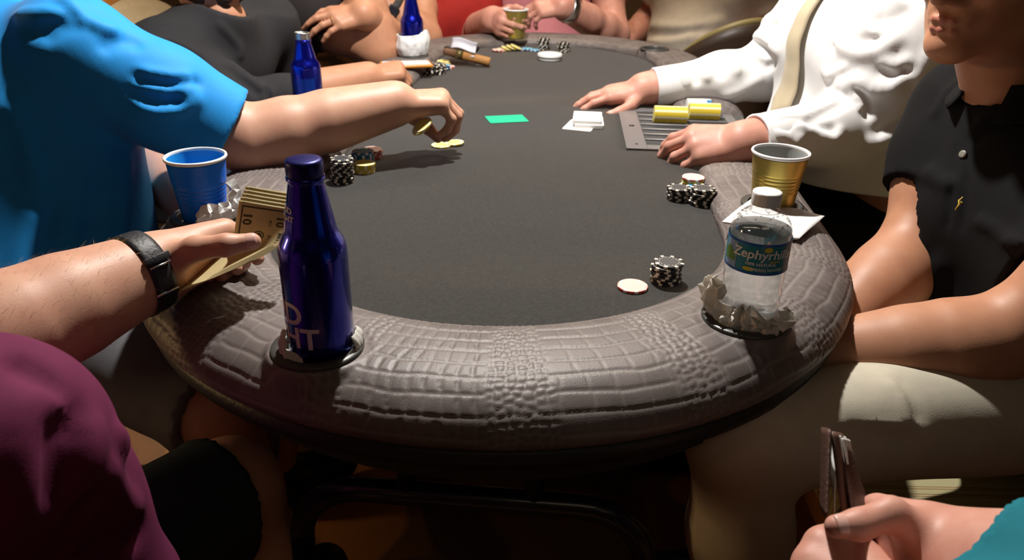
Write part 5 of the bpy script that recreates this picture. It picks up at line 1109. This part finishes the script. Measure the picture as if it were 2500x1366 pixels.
for k in range(5):
    bl = thing('banknote', note(.5, .1, k), ['ten dollar banknote at the front of the folded wad in hand', 'second banknote from the front of the folded wad in hand', 'middle banknote of the folded wad in hand', 'fourth banknote from the front of the folded wad in hand', 'banknote at the back of the folded wad in hand'][k], 'banknote', 'banknotes in the hand of the person in purple')
    mesh('paper', *gridsurf(lambda u, v: note(u, v, k + .35 * k), 14, 44, .0004), M['note'], bl)
    if k in (0, 2):
        kk = k + .35 * k; on = lambda u, v: note(u, v, kk, .0005); VF = []
        def strip(u0, u1, v0, v1, nu=2, nv=10): VF.append(gridsurf(lambda u, v: on(u0 + (u1 - u0) * u, v0 + (v1 - v0) * v), nu, nv))
        strip(.07, .10, .05, .93, 2, 30); strip(.90, .93, .05, .93, 2, 30); strip(.07, .93, .045, .058, 10, 2); strip(.10, .17, .28, .60, 2, 12); strip(.83, .90, .24, .62, 2, 14)
        for q_ in range(7): strip(.24 + .018 * q_, .246 + .018 * q_, .26, .26 + .18 + .03 * (q_ % 3), 2, 8)
        def put(txt, sz, u0, v0, b=.0002):
            tv, tf_ = text_mesh(txt, sz, 0, b); VF.append(([on(u0 + y_ / .062, v0 + x_ / .150) for x_, y_, _ in tv], tf_))
        for u0, v0 in ((.76, .14), (.13, .14), (.76, .84), (.13, .84)): put('10', .014, u0, v0, .0006)
        put('JK04641000B', .0050, .66, .36); put('TEN DOLLARS', .0052, .115, .43); put('K11', .0045, .62, .16)
        ring = [(math.cos(2 * PI * q_ / 24), math.sin(2 * PI * q_ / 24)) for q_ in range(24)]
        VF.append(([on(.46 + .115 * a, .28 + .048 * b) for a, b in ring] + [on(.46 + .092 * a, .28 + .038 * b) for a, b in ring], [(i, (i + 1) % 24, 24 + (i + 1) % 24, 24 + i) for i in range(24)]))
        VF.append(([on(.46, .28)] + [on(.46 + .07 * a, .28 + .029 * b) for a, b in ring], [(0, 1 + i, 1 + (i + 1) % 24) for i in range(24)]))
        mesh('print', *join(*VF), M['note_print'], bl, smooth=False)
# wristwatches
def strap(name, f, c, ax, w_, m, th=.003, seg=40, name_root=None):
    ax = nz(ax); x = nz(np.cross(ax, Z3)); y = np.cross(ax, x); V = []; n = 6
    ts = np.linspace(.005, .09, 120)
    R_ = np.zeros((n, seg))
    for i in range(n):
        for k in range(seg):
            a = 2 * PI * k / seg; d = x * math.cos(a) + y * math.sin(a); p = (c + ax * (i / (n - 1) - .5) * w_)[None] + ts[:, None] * d[None]; v = f(p.astype(f32)); R_[i, k] = ts[int(np.argmax(v > 0))]
    R_ = (R_ + np.roll(R_, 1, 1) + np.roll(R_, -1, 1)) / 3; R_[:] = R_.mean(0) * .5 + R_ * .5
    prof_ = [(i, th) for i in range(n)] + [(n - 1, -.001), (0, -.001)]
    for i, t_ in prof_:
        e = (i / (n - 1) - .5); t2 = t_ - (.0008 if i in (0, n - 1) and t_ > 0 else 0)
        for k in range(seg): a = 2 * PI * k / seg; V.append(c + ax * e * w_ + (x * math.cos(a) + y * math.sin(a)) * (R_[i, k] + t2))
    m_ = len(prof_); F = [(i * seg + k, i * seg + (k + 1) % seg, ((i + 1) % m_) * seg + (k + 1) % seg, ((i + 1) % m_) * seg + k) for i in range(m_) for k in range(seg)]
    return V, F, R_.mean()
def watch(c, W_, E_, hd, label, w_, ms, face_dir, mf, asc=1.0, armr=None, th=.003):
    A_ = arm(c * 0 + E_ + (E_ - W_) * .5, E_, W_, hd=hd, sc=asc) if armr is None else arm(E_ * 1.5 - W_ * .5, E_, W_, armr, hd=hd)
    V, F, rm = strap('strap', A_, c, W_ - E_, w_, ms, th); r = thing('wristwatch', c, label, 'wristwatch'); mesh('strap', V, F, ms, r)
    ax = nz(W_ - E_); fd = nz(face_dir - ax * (face_dir @ ax)); sd = np.cross(ax, fd); cen = c + fd * (rm + .005)
    mesh('case', *box(cen, ax, sd, fd, .019, .017, .005, .004, 3), mf[0], r); mesh('dial', *box(cen + fd * .0052, ax, sd, fd, .0145, .013, .0006, .0004, 1), mf[1], r, smooth=False); mesh('crown', *tube([cen + sd * .016, cen + sd * .021], .0028, 10), mf[0], r)
    return r, rm, ax, fd
M['strap_black'] = mat('strap_black', (.014, .013, .015), .5, bump=(300, .3, 3)); M['dial_dark'] = mat('dial_dark', (.02, .02, .025), .08); M['dial_light'] = mat('dial_light', (.5, .5, .48), .1)
wpos = u_lW + (u_lE - u_lW) * .015
wr_, rm_, wax, wfd = watch(wpos, u_lW, u_lE, ui['l'], 'black wristwatch on the arm holding the banknotes', .026, M['strap_black'], -nz(CAMO - u_lW) + A3(0, 0, .25), (M['black_plastic'], M['dial_dark']), 1.04)
bdir = nz(CAMO - wpos); bdir = nz(bdir - wax * (bdir @ wax)); sdir = np.cross(wax, bdir); bd2 = nz(bdir * .8 - Z3 * .5)
mesh('buckle', *tube([wpos + bd2 * (rm_ + .004) - wax * .013, wpos + bd2 * (rm_ + .004) + wax * .013], .0016, 8), M['steel'], wr_); mesh('buckle_pin', *tube([wpos + bdir * (rm_ + .004) - wax * .012, wpos + bdir * (rm_ + .004) + wax * .012], .0012, 8), M['steel'], wr_)
mesh('strap_keeper', *box(wpos + nz(bdir + Z3 * .2) * (rm_ + .0038), wax, sdir, bdir, .0145, .004, .0022, .001, 2), M['strap_black'], wr_)
watch(p_lW + (V3(J(1500, 84, 2.99)) - p_lW) * .06, p_lW, J(1500, 84, 2.99), pi_['l'], 'silver steel wristwatch on the arm of the person in pink', .030, M['steel'], A3(-.1, -.6, .8), (M['steel'], M['dial_light']), 1.12, th=.0045)
watch(J(930, 5, 2.62) + (J(1038, 92, 2.70) - J(930, 5, 2.62)) * .22, J(930, 5, 2.62), J(1038, 92, 2.70), ri['r'], 'dark wristwatch on the arm of the person in red', .024, M['strap_black'], A3(-.4, -.7, .5), (M['black_plastic'], M['dial_dark']), 1.1, th=.004)
# wallet held open, cards and a receipt tucked in
M['wallet'] = mat('wallet', (.075, .035, .022), .55, bump=(260, .5, 4)); M['wallet_in'] = mat('wallet_inside', (.13, .065, .045), .6, bump=(260, .4, 4))
wv = dict(a=J(2028, 1045, .655), b=J(2098, 1250, .615), s=J(2016, 1250, .600), t=J(2120, 1235, .640))
wal = thing('wallet', wv['b'], 'brown leather wallet held open with white cards sticking out', 'wallet')
def leaf(p0, p1, p2, p3, bow, m, name, th=.0022):
    p0, p1, p2, p3 = (J(*q) for q in (p0, p1, p2, p3)); nn = nz(np.cross(p1 - p0, p3 - p0))
    return mesh(name, *gridsurf(lambda u, v: (p0 * (1 - u) + p1 * u) * (1 - v) + (p3 * (1 - u) + p2 * u) * v + nn * bow * math.sin(u * PI) * (.3 + .7 * v), 10, 14, th), m, wal)
leaf((2022, 1264, .600), (2008, 1222, .665), (2028, 1043, .690), (2031, 1048, .630), -.006, M['wallet'], 'outer_leaf')
leaf((2038, 1252, .612), (2026, 1150, .655), (2034, 1072, .676), (2043, 1082, .634), .003, M['paper'], 'receipt', .0006)
leaf((2064, 1262, .612), (2100, 1240, .660), (2054, 1066, .684), (2036, 1052, .632), .004, M['wallet_in'], 'inner_leaf', .003)
leaf((2088, 1258, .614), (2122, 1226, .662), (2076, 1098, .684), (2050, 1088, .640), .004, M['wallet'], 'card_pocket', .003)
leaf((2062, 1130, .635), (2086, 1136, .680), (2066, 1066, .690), (2050, 1062, .640), .001, M['card'], 'bank_card', .0009)
leaf((2070, 1132, .637), (2090, 1140, .680), (2076, 1074, .690), (2058, 1068, .642), .001, M['card'], 'bank_card', .0009)
# chips between the fingers of the reaching hand
hq = J(1030, 312, 1.42)
for k in range(2): chip('yellow', hq + A3(.002 * k, 0, .0037 * k), ['yellow poker chip held lowest in the reaching hand', 'yellow poker chip held uppermost in the reaching hand'][k], 'yellow chips in the reaching hand', (.35, -.55, 0))
# gold ring on the folded arm
rg = di['l']; rb_ = k_lW + rg['f'] * .105 + rg['t'] * -.011 - rg['n'] * .003
v, f = lathe([(.0112 + .0012 * math.cos(a), .0018 * math.sin(a)) for a in np.linspace(0, 2 * PI, 9)], 24); v = np.array(v); rx, ry = rg['n'], rg['t']
tag(mesh('ring', rb_ + v[:, :1] * rx + v[:, 1:2] * ry + v[:, 2:] * rg['f'], f, M['gold_ring'], at=rb_), 'gold ring on the hand of the man with folded arms', 'ring')

# fine hair on the forearm in front
def arm_hair(root, f, E, W, n, m, seed, r0, r1):
    r = np.random.default_rng(seed); ax = nz(W - E); x = nz(np.cross(ax, Z3)); y = np.cross(ax, x); V, F = [], []; ts = np.linspace(.012, .08, 90)
    for _ in range(n):
        t = r.uniform(r0, r1); a = r.uniform(0, 2 * PI); d = x * math.cos(a) + y * math.sin(a); c = E + (W - E) * t; v = f((c[None] + ts[:, None] * d[None]).astype(f32)); R_ = ts[int(np.argmax(v > 0))]
        p = c + d * (R_ - .0004); dr = nz(ax * r.uniform(.6, 1.2) + d * r.uniform(.25, .6) + np.cross(ax, d) * r.normal() * .5); ln = r.uniform(.006, .013); s = nz(np.cross(dr, d)) * .00012; o = len(V)
        V += [p - s, p + s, p + dr * ln * .6 + d * .0004 - s * .6, p + dr * ln * .6 + d * .0004 + s * .6, p + dr * ln]; F += [(o, o + 1, o + 3, o + 2), (o + 2, o + 3, o + 4)]
    tag(mesh('forearm_hair', V, F, m, root), kind='stuff')
arm_hair(purple, arm(u_lE * 1.5 - u_lW * .5, u_lE, u_lW, hd=ui['l'], sc=1.04), u_lE, u_lW, 700, M['hair_blond'], 5, .05, .92)
# ------------------------------------------------------------------ chairs
M['chair_wood'] = mat('chair_wood', (.36, .13, .03), .3, bump=(30, .1, 4), mottle=(9, (.25, .085, .02), .3), coat=.4)
M['chair_gold'] = mat('chair_gold', (.42, .17, .03), .22, bump=(30, .1, 4), mottle=(9, (.32, .11, .02), .3), coat=.6)
M['chair_orange'] = mat('chair_orange', (.50, .19, .045), .3, bump=(30, .1, 4), mottle=(9, (.40, .14, .03), .3), coat=.4)
M['uph_beige'] = cloth('upholstery_beige', (.42, .32, .19), .85, (.36, .27, .15)); M['uph_brown'] = mat('upholstery_brown', (.045, .026, .015), .45, bump=(200, .2, 3)); M['piping'] = mat('piping', (.22, .17, .06), .45)
def stripes():
    m = mat('upholstery_striped', (.34, .30, .15), .8, bump=(600, .3, 3)); nt = m.node_tree; b = nt.nodes['Principled BSDF']; tc = nt.nodes.new('ShaderNodeTexCoord'); sp = nt.nodes.new('ShaderNodeSeparateXYZ'); nt.links.new(tc.outputs['Object'], sp.inputs[0])
    fr_ = nt.nodes.new('ShaderNodeMath'); fr_.operation = 'PINGPONG'; fr_.inputs[1].default_value = .044; nt.links.new(sp.outputs['Y'], fr_.inputs[0])
    r = nt.nodes.new('ShaderNodeValToRGB'); r.color_ramp.interpolation = 'CONSTANT'; e = r.color_ramp.elements; mu = nt.nodes.new('ShaderNodeMath'); mu.operation = 'MULTIPLY'; mu.inputs[1].default_value = 1 / .044; nt.links.new(fr_.outputs[0], mu.inputs[0]); nt.links.new(mu.outputs[0], r.inputs[0])
    e[0].position = 0; e[0].color = (.34, .30, .15, 1); e[1].position = .10; e[1].color = (.20, .09, .04, 1)
    for p_, c_ in ((.14, (.34, .30, .15, 1)), (.20, (.22, .11, .05, 1)), (.24, (.36, .32, .17, 1)), (.80, (.30, .25, .10, 1))): q = e.new(p_); q.color = c_
    ck = nt.nodes.new('ShaderNodeTexChecker'); ck.inputs['Scale'].default_value = 95; ck.inputs[1].default_value = (.42, .33, .10, 1); ck.inputs[2].default_value = (.26, .10, .05, 1); nt.links.new(tc.outputs['Object'], ck.inputs[0])
    gt = nt.nodes.new('ShaderNodeMath'); gt.operation = 'GREATER_THAN'; gt.inputs[1].default_value = .88; nt.links.new(mu.outputs[0], gt.inputs[0]); x = nt.nodes.new('ShaderNodeMix'); x.data_type = 'RGBA'; nt.links.new(gt.outputs[0], x.inputs['Factor']); nt.links.new(r.outputs[0], x.inputs['A']); nt.links.new(ck.outputs[0], x.inputs['B']); nt.links.new(x.outputs['Result'], b.inputs['Base Color']); return m
M['uph_stripe'] = stripes()
def rbox_soft(c, x, y, z, hx, hy, hz, r, dome=0.0):
    """upholstered pad"""
    V, F = box(c, x, y, z, hx, hy, hz, r, 4); V = np.array(V); 
    return V, F
def chair(cx, cy, yaw, label, wood, uph, arms=True, bt=.95, zs=.475, w_=.235, d_=.23, group=None, carved=False, backtilt=.10):
    f = A3(math.cos(yaw), math.sin(yaw), 0); r = A3(f[1], -f[0], 0); o = A3(cx, cy, 0); q = lambda a, b, z: o + f * a + r * b + Z3 * z
    t = thing('armchair' if arms else 'side_chair', o, label, 'chair', group)
    mesh('seat', *box(q(0, 0, zs - .035), f, r, Z3, d_, w_, .035, .025, 4), uph, t)
    mesh('seat_rail', *box(q(0, 0, zs - .092), f, r, Z3, d_ - .012, w_ - .012, .024, .006, 2), wood, t)
    for a in (1, -1):
        sides = arms if isinstance(arms, tuple) else ((1, -1) if arms else ())
        mesh('leg', *tube(smoothline([q(d_ - .035, a * (w_ - .035), zs - .08), q(d_ - .02, a * (w_ - .03), .25), q(d_ - .02, a * (w_ - .03), 0)], 8), [.024, .024, .022, .020, .019, .018, .017, .016], 12), wood, t)
        mesh('leg', *tube(smoothline([q(-d_ - backtilt, a * (w_ - .03), bt - .02), q(-d_ - .01, a * (w_ - .03), zs + .05), q(-d_ + .03, a * (w_ - .035), .25), q(-d_ - .03, a * (w_ - .03), 0)], 14), .019, 12), wood, t)
        if a in sides: mesh('arm', *tube(smoothline([q(-d_ - .03, a * (w_ + .0), .70), q(-.05, a * (w_ + .035), .705), q(d_ - .09, a * (w_ + .04), .700), q(d_ - .045, a * (w_ + .035), .66), q(d_ - .08, a * (w_ + .02), .56), q(d_ - .05, a * (w_ - .01), zs - .08)], 26), [.020] * 6 + [.024] * 6 + [.022] * 14, 14), wood, t)
    nrm = nz(f + Z3 * backtilt * 1.2)
    def bk(u, v):
        s = (u - .5) * 2; z = zs + .06 + (bt - zs - .05) * v + (.045 * (1 - s * s) * v if carved else .015 * (1 - s * s) * v); a = -d_ - .01 - backtilt * (v * .9 + .05) - .03 * (1 - s * s); return q(a + .028 * math.sin(PI * min(max(v, .02), .98)) ** .5 * (1 - s ** 4), s * (w_ - .03), z)
    mesh('backrest', *gridsurf(bk, 18, 14, .05), uph, t)
    top = smoothline([q(-d_ - backtilt - .01, -(w_ - .01), bt - .03), q(-d_ - backtilt - .035, -w_ * .5, bt + .03), q(-d_ - backtilt - .04, 0, bt + (.075 if carved else .04)), q(-d_ - backtilt - .035, w_ * .5, bt + .03), q(-d_ - backtilt - .01, w_ - .01, bt - .03)], 26)
    mesh('crest_rail', *tube(top, [.022 + .012 * math.sin(PI * k / 25) for k in range(26)], 14), wood, t)
    if carved:
        for k in range(9): p = top[3 + int(k * 2.4)]; v, F = lathe([(0, -.012), (.009, -.008), (.012, 0), (.009, .008), (0, .012)], 10, p + Z3 * .026 + f * .012); mesh('carved_bead', v, F, M['gilt'], t)
    return t
M['gilt'] = mat('gilt', (.62, .50, .28), .3, .5)
chair(.86, 1.655, PI, 'orange brown wooden armchair under the dealer', M['chair_orange'], M['uph_beige'], (1,), 1.0, .475, .26, .25)
chair(.70, 1.02, PI, 'armchair with striped olive seat under the man in the black polo', M['chair_wood'], M['uph_stripe'], False, .95, .482, .225, .25)
chair(-.97, 1.20, 0.1, 'wooden armchair under the man in the blue polo', M['chair_wood'], M['uph_beige'], False, .93, .470, .25, .25)
chair(-1.0, 1.93, 0.0, 'wooden armchair under the man in the black sweater', M['chair_wood'], M['uph_beige'], False, .92, .470, .25, .25)
chair(-.87, 2.53, 0.0, 'carved golden wood armchair with beige back under the man in dark tee', M['chair_gold'], M['uph_beige'], False, .835, .470, .29, .25, None, True)
chair(-.66, .33, .7, 'armchair under the person in purple', M['chair_wood'], M['uph_beige'], False, .90, .470, .25, .25)
qx = J(1075, 190, 3.05); chair(qx[0] - .02, qx[1] + .05, -1.15, 'cream armchair under the person in red', M['chair_wood'], M['uph_beige'], False, 1.0, .47, .25, .25)
qx = J(1330, 190, 3.38); chair(qx[0], qx[1] + .03, -PI / 2, 'cream armchair under the person in pink', M['chair_wood'], M['uph_beige'], False, 1.0, .47, .26, .25)
chair(.82, 3.52, -2.3, 'armchair under the person in the beige tee', M['chair_wood'], M['uph_brown'], False, .92, .478, .25, .25)
# tub backed chairs with olive piping between the dealer and the far end
def tub(cx, cy, yaw, label, w_=.25, bt=.90):
    f = A3(math.cos(yaw), math.sin(yaw), 0); r = A3(f[1], -f[0], 0); o = A3(cx, cy, 0); q = lambda a, b, z: o + f * a + r * b + Z3 * z
    t = thing('tub_chair', o, label, 'chair')
    mesh('seat', *box(q(.0, 0, .435), f, r, Z3, .22, w_ - .03, .045, .03, 4), M['uph_brown'], t)
    A_ = lambda u: -1.45 + 2.9 * u
    def sh(u, v): a = A_(u); e = math.cos(a * .95) ** .6 if abs(a) < 1.5 else 0; top = .50 + (bt - .50) * max(e, .12); return q(.02 - .26 * math.cos(a) - .04 * v, w_ * math.sin(a) * (1 + .05 * v), .40 + (top - .40) * v)
    mesh('backrest', *gridsurf(sh, 30, 12, -.035), M['uph_brown'], t)
    mesh('piping', *tube([np.array(sh(k / 39, 1.0)) + Z3 * .004 - f * .010 for k in range(40)], .011, 10), M['piping'], t)
    for a, b in ((.18, .19), (.18, -.19), (-.18, .19), (-.18, -.19)): mesh('leg', *tube([q(a, b, .40), q(a * 1.1, b * 1.1, 0)], [.019, .013], 10), M['chair_wood'], t)
    return t
tub(.74, 3.08, 1.9, 'brown tub chair with olive piping nearest the far right rail', .20, .845)
tub(1.16, 3.06, 2.1, 'second brown tub chair with olive piping, behind the first', .20, .90)
